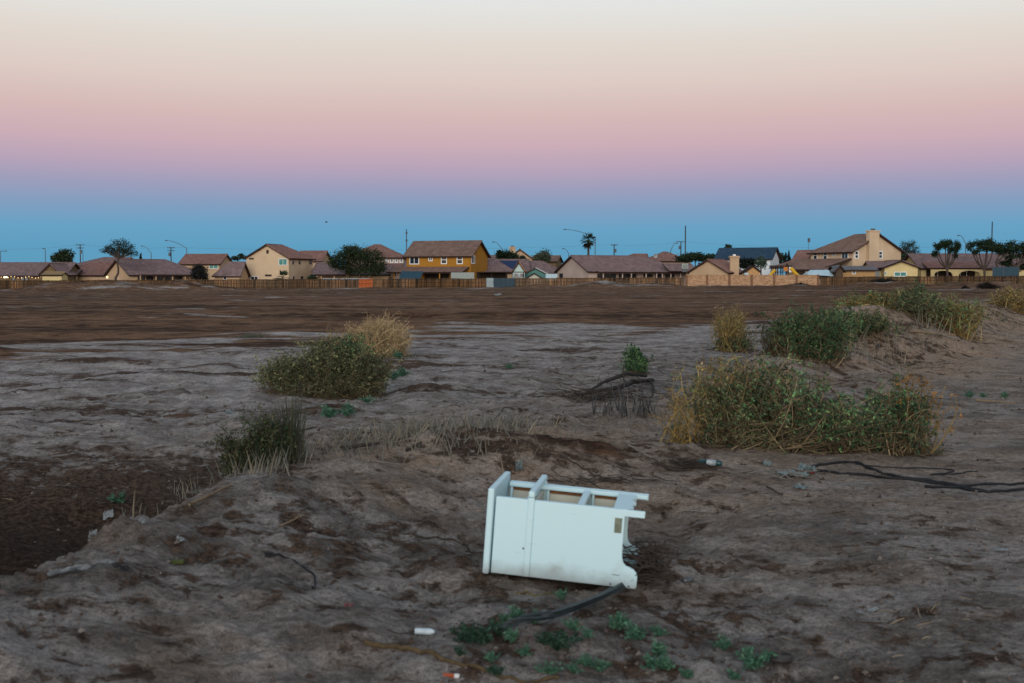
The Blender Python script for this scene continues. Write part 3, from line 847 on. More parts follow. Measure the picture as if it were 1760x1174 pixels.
# split-face block wall with pilasters
def block_mat():
    m, t, b = new_mat('split_block')
    co = N(t, 'ShaderNodeTexCoord'); mp = N(t, 'ShaderNodeMapping'); mp.inputs['Rotation'].default_value = (rad(90), 0, 0)
    t.links.new(co.outputs['Object'], mp.inputs[0])
    br = N(t, 'ShaderNodeTexBrick'); br.inputs['Scale'].default_value = 1.0
    br.inputs['Color1'].default_value = (0.36, 0.20, 0.11, 1); br.inputs['Color2'].default_value = (0.58, 0.37, 0.22, 1); br.inputs['Mortar'].default_value = (0.20, 0.12, 0.075, 1)
    br.inputs['Brick Width'].default_value = 0.40; br.inputs['Row Height'].default_value = 0.2; br.inputs['Mortar Size'].default_value = 0.02
    t.links.new(mp.outputs[0], br.inputs['Vector']); t.links.new(br.outputs['Color'], b.inputs['Base Color']); b.inputs['Roughness'].default_value = .95
    bu = N(t, 'ShaderNodeBump'); bu.inputs['Strength'].default_value = .5; bu.inputs['Distance'].default_value = .02; bu.invert = True
    t.links.new(br.outputs['Fac'], bu.inputs['Height']); t.links.new(bu.outputs[0], b.inputs['Normal'])
    return m
BLOCK = block_mat(); PILA = surf('pilaster_block', (.20, .105, .06), .95, .3, 4)
wa, wb = fence_pt(1175), fence_pt(1409)
wr = thing('block_wall', 'tan split-face block wall with pilasters, between two board fences', 'wall', wa, math.atan2(wb.y - wa.y, wb.x - wa.x))
wl = (wb - wa).length
n = 6
WH = at(1290, 472.5, Df(1290)).z - wa.z
pil = [0.0, .035] + [.155 + i * .1642 for i in range(5)] + [1.0]
edges = [0.02, .172, .336, .50, .664, .828, .985]
for i in range(6):
    m = MB(); m.box(edges[i] * wl + .2, edges[i + 1] * wl - .2, 0, .2, -.4, WH - .1); m.build('wall_panel', BLOCK, wr)
    m = MB(); m.box(edges[i] * wl + .2, edges[i + 1] * wl - .2, -.03, .23, WH - .098, WH); m.build('coping', BLOCK, wr)
for i, e in enumerate(edges):
    m = MB(); m.box(e * wl - .198, e * wl + .198, -.09, .29, -.4, WH + .04); m.build('pilaster', PILA, wr)

def corner_house(name, label, cat, corner_px, D, left_px, right_px, theta, eave, ridge, gable_side, **k):
    """two walls seen from the corner: the wall from left_px to the corner and the wall from the corner to right_px; ridge runs along the longer run
    gable_side 'left': the left wall is the gable, ridge recedes to the right-rear"""
    th = rad(theta)                     # the angle as seen along the line of sight
    phi = math.degrees(math.atan((corner_px - 880) / F))
    wl_ = (corner_px - left_px) / F * D; wr_ = (right_px - corner_px) / F * D
    if gable_side == 'left':
        # gable wall faces left-front; ridge direction = local x, rot = theta
        L = wr_ / math.cos(th); W = wl_ / math.sin(th)
        return House(name, label, cat, corner_px, D, L, W, theta - phi, eave, ridge, anchor='L', **k)
    else:
        L = wl_ / math.cos(th); W = wr_ / math.sin(th)
        return House(name, label, cat, corner_px, D, L, W, -theta - phi, eave, ridge, anchor='R', **k)
# ------------------------------------------------------------------ the houses, left to right
# fairy-lit ranch at the left
h = House('ranch_house', 'mauve tiled ranch house with brown walls and a string of bulbs under its eave', 'house', -60, 223, X(112, 223) - X(-60, 223), 10, 0, 472.5, 452, wall=DIM)
for a, b in ((20, 26), (35, 42), (42, 49)): h.win('front', a, b, 475, 483, 'plain', frame=M['dark_wood'])
r = gable_front('gable_wing', 'dark brown gable porch of the bulb-lit ranch house, behind the pale yellow shed', 'house', 71, 105, 453.5, 470, 219.5, 7, wall=DIM, roof=MAUVE, ov=.35)
BULB = lamp_mat('bulb_glow', (1.0, 0.62, 0.28), 2.2)
sl = thing('string_lights', 'string of small warm glowing bulbs hung under the eave of the ranch house', 'string lights', at(0, 483, 221.7))
org = at(0, 483, 221.7)
pts = []
for i, px in enumerate([2, 8, 14, 19, 25, 31, 37, 44, 50, 55, 61, 66, 70]):
    p = at(px, 476.6 + 1.2 * math.sin(i * 1.4) + i * .05, 221.7) - org; pts.append(p)
    m = MB(); rr_ = 0.075
    m.tubes([[p + Vector((0, 0, -rr_)), p + Vector((0, 0, -rr_ * .3)), p + Vector((0, 0, rr_ * .5)), p + Vector((0, 0, rr_ * 1.6))]], [[.02, rr_, rr_ * .8, .02]], 8)
    m.build('bulb', BULB, sl, True)
m = MB(); m.tubes([[p + Vector((0, 0, .13)) for p in pts]], .015, 3); m.build('cord', M['wire'], sl)
pl = at(10, 476.5, 222.3)
m = MB(); m.box(-.35, .35, -.3, 0, -.14, .14); o = m.build('wall_lamp', lamp_mat('lamp_glow', (1.0, .85, .62), 2.5)); o.location = pl
tag(o, 'bright white wall lamp under the eave of the ranch house', 'lamp')
h = House('garden_shed', 'pale yellow flat-roofed shed against the dark gable porch, behind the fence', 'shed', 74, 215.5, X(107, 215.5) - X(74, 215.5), 3, 0, 472.5, 468.2, wall=PALEY, roof=surf('shed_roof_ochre', (0.27, 0.19, 0.10)), ov=.2)
# hip roofs between the first ranch and the gable house
h = House('tiled_house', 'mauve and rose tiled hip-roofed house beside the yellow shed', 'house', 96, 230, X(188, 230) - X(96, 230), 11, 0, 472, 452, ends=('hip', 'gable'), wall=TAN, roof=RED)
h.lean('front', 100, 142, 463, 473.5, 3.2, (120, 141), roof=MAUVE)
h = House('tiled_house', 'mauve hip-roofed house peeping over the rose tiled roof behind the thin leaning tree', 'house', 124, 262, X(212, 262) - X(124, 262), 11, 0, 456, 443, ends=('hip', 'gable'), wall=TAN, roof=MAUVE)
h = corner_house('gable_house', 'tan gable house with long mauve tiled roof and dark glazed patio beside the leaning tree', 'house', 225, 217, 185, 352, 23, 471, 446.8, 'left', ends=('gable', 'hip'), wall=TAN, roof=MAUVE, ov=.5)
for a, b in ((236, 248), (250, 262), (264, 279), (281, 296), (298, 312)): h.win('front', a, b, 473, 482, 'double', frame=M['dark_wood'])
h.lean('front', 236, 330, 471.2, 472.6, 1.6, (236, 262, 290, 312), name='patio_roof')
P = at(184.5, 476.5, 221); m = MB(); m.box(-.16, .16, -.25, 0, -.22, .22); o = m.build('wall_lamp', lamp_mat('lamp_warm', (1, .72, .35), 2.2)); o.location = P
tag(o, 'small warm wall lamp at the foot of the tan gable wall', 'lamp')
h = corner_house('tiled_house', 'red tiled house with right-hand gable beyond the round dark bush and street lamp', 'house', 378, 250, 313, 401, 24, 452.5, 437.5, 'right', wall=TAN, roof=RED)
h.win('front', 360, 375, 455, 462, 'double', glass=M['glass_teal'])
h = corner_house('tiled_wing', 'single storey garage wing with mauve hip and gable roof, joined to the cream house', 'house', 412, 219, 371, 427, 24, 471, 451, 'right', ends=('hip', 'gable'), wall=TAN, roof=MAUVE)
h.win('front', 384, 390, 474.5, 481, 'plain')
# cream two storey
h = corner_house('two_storey_house', 'cream two-storey house with red roof, gable vent and teal upper window', 'house', 497, 222, 425, 540, 63, 442, 421.5, 'left', ends=('gable', 'hip'), wall=CREAM, roof=RED, ov=.5)
h.win('left', 479.5, 494, 444.5, 456, 'double', glass=M['glass_teal'])
h.win('left', 429, 436.5, 443.3, 446, 'plain', frame=M['dark_wood']); h.win('left', 456, 467, 471.8, 475, 'plain', frame=M['dark_wood']); h.win('left', 431, 444, 474.5, 482, 'double')
h.opening('left', 458.5, 462.5, 429.5, 436, M['fascia'], 'gable_vent')
for a, b, c, d in ((501.5, 505.5, 447, 455), (512, 516.5, 446.5, 455), (530, 537, 444.5, 455.5), (502, 506, 474, 482), (515, 521, 474, 482)): h.win('front', a, b, c, d, 'plain', frame=PINKG)
h = corner_house('tiled_house', 'distant red tiled roof with gable end between the cream house and the bushy tree', 'house', 553, 256, 512, 569, 22, 447, 432, 'right', wall=TAN, roof=RED)
h = House('tiled_house', 'low mauve roofed house with open patio between the cream house and the bushy tree', 'house', 541, 224, X(600, 224) - X(541, 224), 11, 0, 466.5, 452, ends=('gable', 'hip'), wall=TAN, roof=MAUVE)
h.lean('front', 539, 596, 465.5, 472.5, 3.0, (549, 556, 578))
h = House('tiled_house', 'low tan house mostly hidden behind the bushy dark tree', 'house', 592, 225, X(668, 225) - X(592, 225), 10, 0, 471, 456, wall=TAN, roof=MAUVE)
NAVYT = surf('navy_tarp', (0.025, 0.06, 0.085), 0.6, 0.2, 3, bump=.2)
PBLUE = surf('pale_blue_vinyl', (0.42, 0.56, 0.62), 0.5, 0.1, 2)
for k_, (x0, x1, D_) in enumerate(((554, 582, 214), (585, 636, 214.6))):
    c_ = at((x0 + x1) / 2, 479, D_); rr_ = (x1 - x0) / 2 / F * D_
    root = thing('swimming_pool', ['small round above-ground pool with pale blue rim behind the fence', 'wide above-ground pool with pale blue rim under the bushy tree, next to the orange gate'][k_], 'pool', (c_.x, D_, c_.z - 1.4))
    th_ = np.linspace(0, 2 * math.pi, 33); ring = np.stack([np.cos(th_) * rr_, np.sin(th_) * rr_ * .6, np.zeros(33)], 1)
    m = MB(); V = np.concatenate([ring + (0, 0, .0), ring + (0, 0, 1.3)]); m.add(V, np.array([(i, i + 1, 34 + i, 33 + i) for i in range(32)])); m.build('pool_wall', NAVYT, root)
    m = MB(); m.tubes([ring + (0, 0, 1.36)], .07, 6); m.build('rim', PBLUE, root)
# hip house behind the tree
h = House('two_storey_house', 'two-storey house with red hip roof and white shuttered windows behind the bushy tree', 'house', 595, 243, X(694, 243) - X(595, 243), 11, 0, 441, 421, ends=('hip', 'hip'), wall=PINKG, roof=RED, ov=.6)
for a, b in ((663, 668), (671, 676.5), (679, 684), (687, 692.5)): h.win('front', a, b, 443.5, 452, 'plain', fw=.22)
h.lean('front', 640, 694, 453, 462, 4.0)
# ochre house
h = corner_house('two_storey_house', 'ochre yellow two-storey house with four white windows and brown tiled roof', 'house', 809, 221, 697, 839, 23, 437.5, 415, 'right', wall=YELLOW, roof=BROWNR, ov=.6)
h.win('front', 704, 721, 439.5, 454.5, 'double', fw=.17); h.win('front', 737, 744.5, 439.5, 449, 'double', fw=.17)
h.win('front', 758.5, 769, 439, 454, 'hung', fw=.17); h.win('front', 785.5, 796, 439, 454, 'hung', fw=.17)
h.win('right', 810, 816, 439, 453.5, 'double', fw=.17)
h.lean('front', 677, 807, 459, 468.5, 3.6, (690, 735, 768, 800))
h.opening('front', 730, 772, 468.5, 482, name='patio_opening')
GREYB = surf('grey_board', (0.30, 0.33, 0.31), .8, .1, 2)
p = [at(690, 466, 216.6), at(728, 466.5, 216.6), at(721, 482.5, 214.6), at(685, 482.5, 214.6)]
o_ = p[3]; m = MB(); V = [v_ - o_ for v_ in p]; V = V + [v_ + Vector((0, .05, 0)) for v_ in V]
m.add([tuple(v_) for v_ in V], [(0, 1, 2, 3), (7, 6, 5, 4), (0, 4, 5, 1), (1, 5, 6, 2), (2, 6, 7, 3), (3, 7, 4, 0)])
o = m.build('shade_tarp', NAVYT); o.location = o_; tag(o, 'dark blue shade tarp slung from the patio roof of the ochre house', 'tarp')
box_thing('privacy_screen', 'pale grey privacy board under the patio roof of the ochre house', 'screen', 775, 815, 468.3, 481, 214.5, .08, GREYB)
# dark pergola right of the ochre house
pg = thing('pergola', 'dark brown flat patio pergola between the ochre house and the metal sheets', 'pergola', at(848, 490, 215))
og = pg.location
for px in (822, 845, 870, 900):
    a_ = at(px, 490, 214) - og; m = MB(); m.box(a_.x - .08, a_.x + .08, -.6, -.44, -.3, 2.35); m.build('post', M['dark_wood'], pg)
a_ = at(818, 467, 214) - og; b_ = at(908, 467, 214) - og
m = MB(); m.box(a_.x, b_.x, -1.0, 3.0, a_.z - .15, a_.z); m.build('pergola_roof', M['dark_wood'], pg)
m = MB(); m.box(a_.x, a_.x + (b_.x - a_.x) * .6, 2.9, 3.0, .2, a_.z - .16); m.build('back_panel', M['dark_wood'], pg)
h = House('tiled_house', 'mauve roofed house with a blue tarp on its roof behind the pergola', 'house', 838, 228, X(884, 228) - X(838, 228) + 2.6, 10, 0, 467, 446.5, ends=('gable', 'gable'), wall=TAN, roof=MAUVE)
sl_ = (h.ridge - h.eave) / (h.W / 2)
def rp(u, t): return (-h.L / 2 + u * h.L, -h.W / 2 * (1 - t), h.eave + t * (h.ridge - h.eave) + .12)
a, b, c, d = rp(.28, .86), rp(.80, .86), rp(.72, .12), rp(.60, .22)
m = MB(); m.add([a, b, c, d] + [(q[0], q[1], q[2] + .04) for q in (a, b, c, d)], [(4, 5, 6, 7), (3, 2, 1, 0), (0, 1, 5, 4), (1, 2, 6, 5), (2, 3, 7, 6), (3, 0, 4, 7)])
o = m.build('roof_tarp', surf('roof_tarp_blue', (.018, .032, .085), .6, .2, 2, bump=.3)); o.location = h.loc; tag(o, 'dark blue tarp lying on the mauve roof behind the pergola', 'tarp')
h = gable_front('playhouse', 'pale mint gabled outbuilding with amber roof trim behind the pergola', 'shed', 881, 902, 450, 465.5, 220, 4.5, wall=stucco('pale_mint', (.45, .58, .55)), roof=surf('amber_trim', (.33, .17, .07)), ov=.3)
h.win('left', 883, 891, 469, 477, 'plain'); h.win('left', 893, 901, 469, 477, 'plain')
h = gable_front('garden_shed', 'small pale shed with dark green gable roof behind the dark board fence', 'shed', 905, 931, 469, 477, 212.5, 3, wall=stucco('shed_pale', (.46, .46, .38)), roof=GREENR, ov=.25)
h = House('tiled_house', 'mauve roofed house with teal gable front behind the small green-roofed shed', 'house', 908, 230, X(976, 230) - X(908, 230), 10, 0, 471, 449.5, ends=('gable', 'hip'), wall=TAN, roof=MAUVE)
g2 = gable_front('gable_porch', 'teal gable porch with pale trim behind the small green-roofed shed', 'porch', 896, 944, 460.3, 472.5, 222, 4, wall=TEALW, roof=surf('pale_trim', (.48, .50, .50)), ov=.25)
box_thing('utility_shed', 'pale blue metal box shed beside the rose-grey gable wall', 'shed', 938, 958, 471, 482, 213.5, 2, PBLUE)
h = House('tiled_house', 'distant mauve roof seen just above the blue tarp roof', 'house', 838, 258, X(872, 258) - X(838, 258), 8, 0, 445, 439.5, wall=DIM, roof=MAUVE)
h = gable_front('two_storey_house', 'distant tan house with stucco chimney behind dark trees, right of the ochre house', 'house', 872, 915, 428.5, 444, 262, 10, wall=TAN, roof=BROWNR)
h.chimney('left', 875.5, 886, 424.5, 446, .8)
h = House('tiled_house', 'distant brown roof with small gable beyond the round dusty tree', 'house', 914, 268, X(956, 268) - X(914, 268), 8, -12, 449, 440, wall=DIM, roof=BROWNR)
# the long tiled house in the middle
h = corner_house('ranch_house', 'long ranch house with striped mauve tile roof and rose-grey gable end', 'house', 1012, 216, 955, 1186, 29, 465, 440.5, 'left', ends=('gable', 'hip'), wall=PINKG, roof=MAUVE, ov=.55)
h.lean('front', 1022, 1186, 465.2, 468, 2.2, (1028, 1060, 1075, 1100, 1118, 1128, 1143, 1160, 1178))
for a, b in ((1026, 1057), (1062, 1092), (1104, 1120), (1124, 1138), (1142, 1158)): h.win('front', a, b, 471, 482, 'double', frame=M['dark_wood'])
h.win('left', 962, 968, 470, 480, 'plain', frame=M['dark_wood'])
h.lean('front', 1136, 1187, 452.5, 466.5, 3.0, roof=MAUVE, name='porch_roof')
pa = at(1126.5, 442, 222); dsh = thing('satellite_dish', 'small grey satellite dish on the ridge of the long striped roof', 'satellite dish', pa)
m = MB(); m.tubes([[(0, 0, -.6), (0, 0, .0)]], .03, 5); m.build('mast', M['steel'], dsh)
th_ = np.linspace(0, 2 * math.pi, 17)
ringp = np.stack([np.cos(th_) * .42, -np.abs(0) * th_ - .22, np.sin(th_) * .42 + .25], 1)
m = MB(); m.add(np.vstack([[(0, 0, .25)], ringp]), [(0, i + 1, i + 2) for i in range(16)]); m.build('dish', surf('dish_grey', (.28, .30, .32), .5), dsh)
cb = at(1177, 463, 213.5); co_ = thing('evaporative_cooler', 'pale green-grey cooler box standing on the lower end of the long striped roof', 'cooler', cb)
CBX = surf('cooler_metal', (.40, .45, .40), .6, .15, 2)
m = MB(); m.box(-.55, .55, -.5, .5, .1, 1.05); m.build('cabinet', CBX, co_)
for z in np.arange(.2, .98, .13):
    m = MB(); m.box(-.45, .45, -.54, -.503, z, z + .06); m.build('louvre', M['steel'], co_)
m = MB(); m.box(-.5, .5, -.3, .3, -.5, .098); m.build('stand', M['steel'], co_)
# red roof beyond
h = House('tiled_house', 'distant house with red tiled roof beyond the long striped roof', 'house', 1108, 262, X(1186, 262) - X(1108, 262), 10, 0, 448, 433, ends=('hip', 'hip'), wall=TAN, roof=RED)
h = House('tiled_house', 'low distant red roof next to the wooden utility pole, beyond the striped roof', 'house', 1062, 266, X(1112, 266) - X(1062, 266), 8, 0, 446, 437, ends=('hip', 'gable'), wall=TAN, roof=RED)
# gable house behind the block wall
h = corner_house('gable_house', 'tan gable house with red roof behind the block wall', 'house', 1250, 207, 1184, 1275, 62, 466.5, 446.5, 'left', ends=('gable', 'gable'), wall=TAN, roof=RED, ov=.5)
h.opening('left', 1200, 1203.5, 451.5, 455, M['fascia'], 'gable_vent'); h.opening('left', 1205.5, 1209, 451.5, 455, M['fascia'], 'gable_vent')
ch = thing('chimney', 'square tan stucco chimney rising from the red roof behind the block wall', 'chimney', at(1261.5, 482, 208.5))
e_ = ch.location; zt = at(1261, 440, 208.5).z - e_.z
m = MB(); m.box(-.8, .8, -.5, .5, -1, zt - .3); m.build('shaft', TAN, ch)
m = MB(); m.box(-.92, .92, -.62, .62, zt - .298, zt); m.build('cap', TAN, ch)
m = MB(); m.box(-.25, .25, -.2, .2, zt + .002, zt + .3); m.build('flue', M['white_trim'], ch)
# blue roof house
h = corner_house('two_storey_house', 'white house with dark blue shingle roof above the block wall', 'house', 1323, 238, 1231, 1338, 14, 442.5, 425.5, 'right', wall=WHITEW, roof=BLUER, ov=.6)
# shed behind block wall
h = gable_front('garden_shed', 'tan wooden shed with dark gable roof peeping over the block wall', 'shed', 1281, 1305, 457, 466, 203.5, 2.8, wall=surf('shed_ply', (.50, .28, .12), .85, .15, 2), roof=M['dark_wood'], ov=.2)
box_thing('rain_barrel', 'small pale blue tub beside the tan shed behind the block wall', 'tub', 1280, 1286.5, 469, 476, 202.6, .7, PBLUE)
# play structure
ps = thing('play_structure', 'backyard play tower with yellow slide and orange panel behind the block wall', 'play structure', at(1348, 486, 204))
po = ps.location; YEL = surf('yellow_plastic', (.62, .36, .02), .45, .08, 2); ORP = surf('orange_plastic', (.50, .17, .02), .45, .1, 2)
def lp(px, py, D=204): return at(px, py, D) - po
for px in (1328, 1335, 1344, 1354):
    for dy in (-.7, .7):
        a_ = lp(px, 458); m = MB(); m.box(a_.x - .07, a_.x + .07, dy - .07, dy + .07, -.3, a_.z); m.build('post', M['dark_wood'], ps)
a_ = lp(1324, 457.5); b_ = lp(1359, 457.5); m = MB(); m.box(a_.x, b_.x, -1, 1, a_.z - .1, a_.z + .12); m.build('tower_roof', M['dark_wood'], ps)
a_ = lp(1328, 467); b_ = lp(1357, 467); m = MB(); m.box(a_.x, b_.x, -.8, .8, a_.z - .12, a_.z); m.build('deck', M['dark_wood'], ps)
a_ = lp(1345, 459); b_ = lp(1352, 466); m = MB(); m.box(a_.x, b_.x, -.86, -.82, b_.z, a_.z); m.build('panel', ORP, ps)
path = [lp(1356, 461), lp(1359, 463), lp(1363, 468), lp(1368, 473), lp(1372, 477)]
m = MB(); m.tubes([[tuple(v_ + Vector((0, -.9, 0))) for v_ in path]], .34, 10); m.build('slide', YEL, ps, True)
path = [lp(1330, 464), lp(1326, 468), lp(1322, 473), lp(1319, 478)]
m = MB(); m.tubes([[tuple(v_ + Vector((0, -.9, 0))) for v_ in path]], .28, 10); m.build('slide', YEL, ps, True)
m = MB(); a_ = lp(1354, 459); b_ = lp(1358.5, 468); m.box(a_.x, b_.x, -.95, -.9, b_.z, a_.z); m.build('panel', M['white_trim'], ps)
# big tan two storey with chimney
h = corner_house('two_storey_house', 'large tan two-storey house with tall chimney on its gable wall', 'house', 1464, 212, 1392, 1545, 50, 430, 404, 'right', ends=('hip', 'gable'), wall=CREAM, roof=BROWNR, ov=.7)
h.win('front', 1398, 1405, 433, 446, 'hung', fw=.14); h.win('front', 1415.5, 1422.5, 433, 446, 'hung', fw=.14)
h.win('front', 1431.5, 1436, 432, 440.5, 'double', fw=.1); h.win('front', 1447, 1458, 431.5, 445, 'double', fw=.14)
h.win('right', 1468, 1475, 431, 445, 'hung', fw=.2); h.win('right', 1508.5, 1516, 431, 445, 'hung', fw=.2)
h.chimney('right', 1488, 1505, 396, 484, .8)
h.lean('front', 1362, 1464, 446.5, 460.5, 6.0, (1372, 1395, 1416), roof=BROWNR)
h = corner_house('tiled_house', 'red roofed low wing adjoining the large tan house, beside the cypresses', 'house', 1384, 226, 1364, 1402, 30, 446, 431, 'right', ends=('gable', 'gable'), wall=TAN, roof=RED)
h = House('tiled_house', 'low tan room with mauve roof standing in front of the large tan house', 'house', 1362, 209.5, X(1436, 209.5) - X(1362, 209.5), 5, 0, 462, 452, wall=TAN, roof=BROWNR)
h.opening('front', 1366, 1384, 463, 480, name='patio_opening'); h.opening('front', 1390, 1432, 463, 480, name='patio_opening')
# pale canopy
cn = thing('canopy_tent', 'pale blue pop-up canopy tent standing at the end of the block wall', 'canopy', at(1408, 486, 203))
co2 = cn.location
def lc(px, py, D=203): return at(px, py, D) - co2
b0, b1, t0, t1 = lc(1384, 472), lc(1431, 475), lc(1393, 464), lc(1424, 463.5)
m = MB(); V = [(b0.x, -1.4, b0.z), (b1.x, -1.4, b1.z), (b1.x, 1.8, b1.z), (b0.x, 1.8, b0.z), (t0.x, .2, t0.z), (t1.x, .2, t1.z)]
V2 = [(q[0], q[1], q[2] - .06) for q in V]
m.add(V, [(0, 1, 5, 4), (1, 2, 5), (2, 3, 4, 5), (3, 0, 4)]); m.build('canopy_cloth', PBLUE, cn)
for x_ in (b0.x + .1, b1.x - .1):
    for y_ in (-1.3, 1.7):
        m = MB(); m.box(x_ - .04, x_ + .04, y_ - .04, y_ + .04, -.3, b1.z - .05); m.build('leg', M['steel'], cn)
# casita in front
h = House('casita', 'small tan outbuilding with grey roof in front of the large tan house chimney', 'outbuilding', 1438, 203, X(1503, 203) - X(1438, 203), 5, 0, 463, 457, ends=('gable', 'gable'), wall=surf('casita_tan', (.42, .25, .11), .9, .1, 3), roof=GREYR, ov=.5)
h.win('front', 1464.5, 1471, 465, 471.5, 'double')
h = gable_front('gable_porch', 'tiny grey gable porch on the tan outbuilding with grey roof', 'porch', 1436, 1448, 455.5, 462, 200.5, 2.2, wall=surf('porch_dark', (.09, .06, .04)), roof=GREYR, ov=.5)
# yellow house with arches
h = House('ranch_house', 'long pale yellow ranch house with mauve roof and arched porch', 'house', 1582, 212, X(1800, 212) - X(1582, 212), 12, 0, 460, 437, ends=('gable', 'gable'), wall=PALEY, roof=MAUVE, ov=.5)
h.lean('front', 1584, 1684, 450.5, 461.5, 3.4, roof=RED)
ar = MB()
u0, zt = h.uv('front', 1589, 461.6); u1, _ = h.uv('front', 1679, 461.6); T = h.frame_of('front')
def arch_wall(mb, xs, zt, spans, n0, n1):
    # wall with arched openings between spans, built as strips
    edges = [xs[0]] + [e for s_ in spans for e in s_] + [xs[1]]
    for i in range(0, len(edges), 2):
        mb.box(edges[i], edges[i + 1], n0, n1, -.5, zt, M=T)
    for (a, b) in spans:
        k = 14
        for j in range(k):
            xa = a + (b - a) * j / k; xb = a + (b - a) * (j + 1) / k
            f = lambda x_: zt - .42 - .75 * (1 - math.sqrt(max(0, 1 - ((x_ - (a + b) / 2) / ((b - a) / 2)) ** 2)))
            poly = [(xa, f(xa)), (xb, f(xb)), (xb, zt), (xa, zt)]
            v = [(p_[0], n0, p_[1]) for p_ in poly] + [(p_[0], n1, p_[1]) for p_ in poly]
            mb.add([tuple(T @ Vector(q)) for q in v], [(3, 2, 1, 0), (4, 5, 6, 7), (0, 1, 5, 4), (2, 3, 7, 6)])
s1 = [h.uv('front', q, 461)[0] for q in (1594.5, 1626, 1636.5, 1673)]
arch_wall(ar, (u0, u1), zt, ((s1[0], s1[1]), (s1[2], s1[3])), 3.0, 3.25)
ar.build('arcade', PALEY, h.root)
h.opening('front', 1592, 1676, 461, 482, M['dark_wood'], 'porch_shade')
h.win('front', 1600, 1612, 466, 480, 'double'); h.win('front', 1640, 1662, 466, 480, 'double')
h.win('front', 1684, 1694, 464, 472, 'double')
g3 = gable_front('gable_wing', 'pale yellow gable wing with wide green-tinted window, next to the arched porch', 'house', 1519, 1576, 448, 458.5, 205.5, 12, wall=PALEY, roof=MAUVE, ov=.6)
g3.win('left', 1536.5, 1558.5, 467, 475.5, 'double', glass=M['glass_teal'], fw=.14)
g3.win('left', 1520.5, 1524, 467, 473, 'plain', glass=M['glass_teal'], fw=.08)
h = House('tiled_wing', 'low dark mauve roof between the tan outbuilding and the yellow gable wing', 'house', 1498, 207.5, X(1524, 207.5) - X(1498, 207.5), 6, 0, 462.5, 450, wall=PALEY, roof=MAUVE, ov=.3)
h.opening('front', 1500, 1512, 466, 482, surf('grey_door', (.3, .3, .3)), 'door')
ns = thing('shade_screen', 'dark navy shade screen on posts behind the dark fence, under the pruned trees', 'screen', at(1728, 488, 200))
no_ = ns.location
a_ = at(1706, 459, 200) - no_; b_ = at(1751, 473, 200) - no_
m = MB(); m.box(a_.x, b_.x, -.03, .03, .9, a_.z); m.build('cloth', NAVYT, ns)
for px in (1706, 1724, 1751):
    a_ = at(px, 458, 200) - no_; m = MB(); m.box(a_.x - .05, a_.x + .05, -.12, -.04, -.4, a_.z); m.build('post', M['steel'], ns)
# ------------------------------------------------------------------ poles, lamps, wires
def pole(name, label, cat, px, D, ytop, r=.14, parts=(), mat='pole_wood', group=None):
    b = Vector((X(px, D), D, 0)); zt = at(px, ytop, D).z
    root = thing(name, label, cat, b, 0, group)
    m = MB(); m.tubes([[(0, 0, -.5), (0, 0, zt * .5), (0, 0, zt)]], [[r, r * .85, r * .65]], 8, cap=True); m.build('mast', M[mat], root, True)
    for kind, dz, w in parts:
        z = zt - dz
        if kind == 'arm':
            m = MB(); m.box(-w, w, -.06, .06, z - .07, z + .07); a = m.build('crossarm', M[mat], root)
            m = MB()
            for x_ in (-w + .1, -w * .35, w * .35, w - .1):
                m.tubes([[(x_, 0, z + .07), (x_, 0, z + .3)]], .05, 5)
            m.build('insulators', M['steel'], a)
        if kind == 'can':
            m = MB(); m.tubes([[(w, -.3, z - .45), (w, -.3, z + .45)]], .27, 8, cap=True); m.build('transformer', M['steel'], root)
    return root, zt
def street_lamp(label, px, D, ypole, tip_px, tip_py):
    b = Vector((X(px, D), D, 0)); zp = at(px, ypole, D).z; t = at(tip_px, tip_py, D) - b
    root = thing('street_lamp', label, 'street lamp', b, 0, 'street lamps beyond the houses')
    m = MB(); m.tubes([[(0, 0, -.5), (0, 0, zp)]], [[.12, .085]], 8); m.build('mast', M['steel'], root, True)
    pth = [(t.x * f, 0, zp + (t.z - zp) * (1 - (1 - f) ** 1.7)) for f in np.linspace(0, 1, 8)]
    m = MB(); m.tubes([pth], np.linspace(.075, .05, 8)[None], 6); m.build('arm', M['steel'], root, True)
    s_ = 1 if t.x > 0 else -1
    m = MB(); m.tubes([[(t.x - s_ * .05, 0, t.z), (t.x + s_ * .3, 0, t.z + .03), (t.x + s_ * .65, 0, t.z - .02)]], [[.06, .13, .05]], 6); m.build('lamp_head', M['steel'], root, True)
P1 = pole('utility_pole', 'wooden utility pole with two crossarms and transformer behind the rose tiled roof', 'utility pole', 140, 290, 420, .17, (('arm', .15, 1.1), ('arm', .95, .95), ('can', 1.9, .3)))
P2 = pole('utility_pole', 'wooden utility pole with two crossarms behind the tan gable house', 'utility pole', 295.5, 290, 425, .17, (('arm', .15, 1.0), ('arm', .9, .9), ('can', 1.8, -.3)))
P3 = pole('utility_pole', 'short wooden utility pole with one-sided arm above the long striped roof', 'utility pole', 1055, 285, 420, .18, (('arm', .2, .8), ('can', 1.6, .3)))
P4 = pole('utility_pole', 'wooden utility pole with T crossarm beside the tall steel mast', 'utility pole', 1169.5, 285, 415, .18, (('arm', .1, 1.1), ('can', 1.5, -.35)))
pole('steel_mast', 'tall plain steel mast beside the T-shaped utility pole', 'mast', 1177, 270, 388, .20, mat='steel')
pole('steel_mast', 'tall slim mast with short rungs above the ochre house', 'mast', 699.3, 275, 394, .15, (('arm', 1.0, .32), ('arm', 2.8, .32)), mat='steel')
pole('steel_mast', 'tall slim steel mast rising above the pruned trees', 'mast', 1702, 265, 381, .18, mat='steel')
pole('antenna_mast', 'thin antenna mast with small head beside the large tan house', 'antenna', 1388, 250, 411, .05, (('can', .25, 0),), mat='steel')
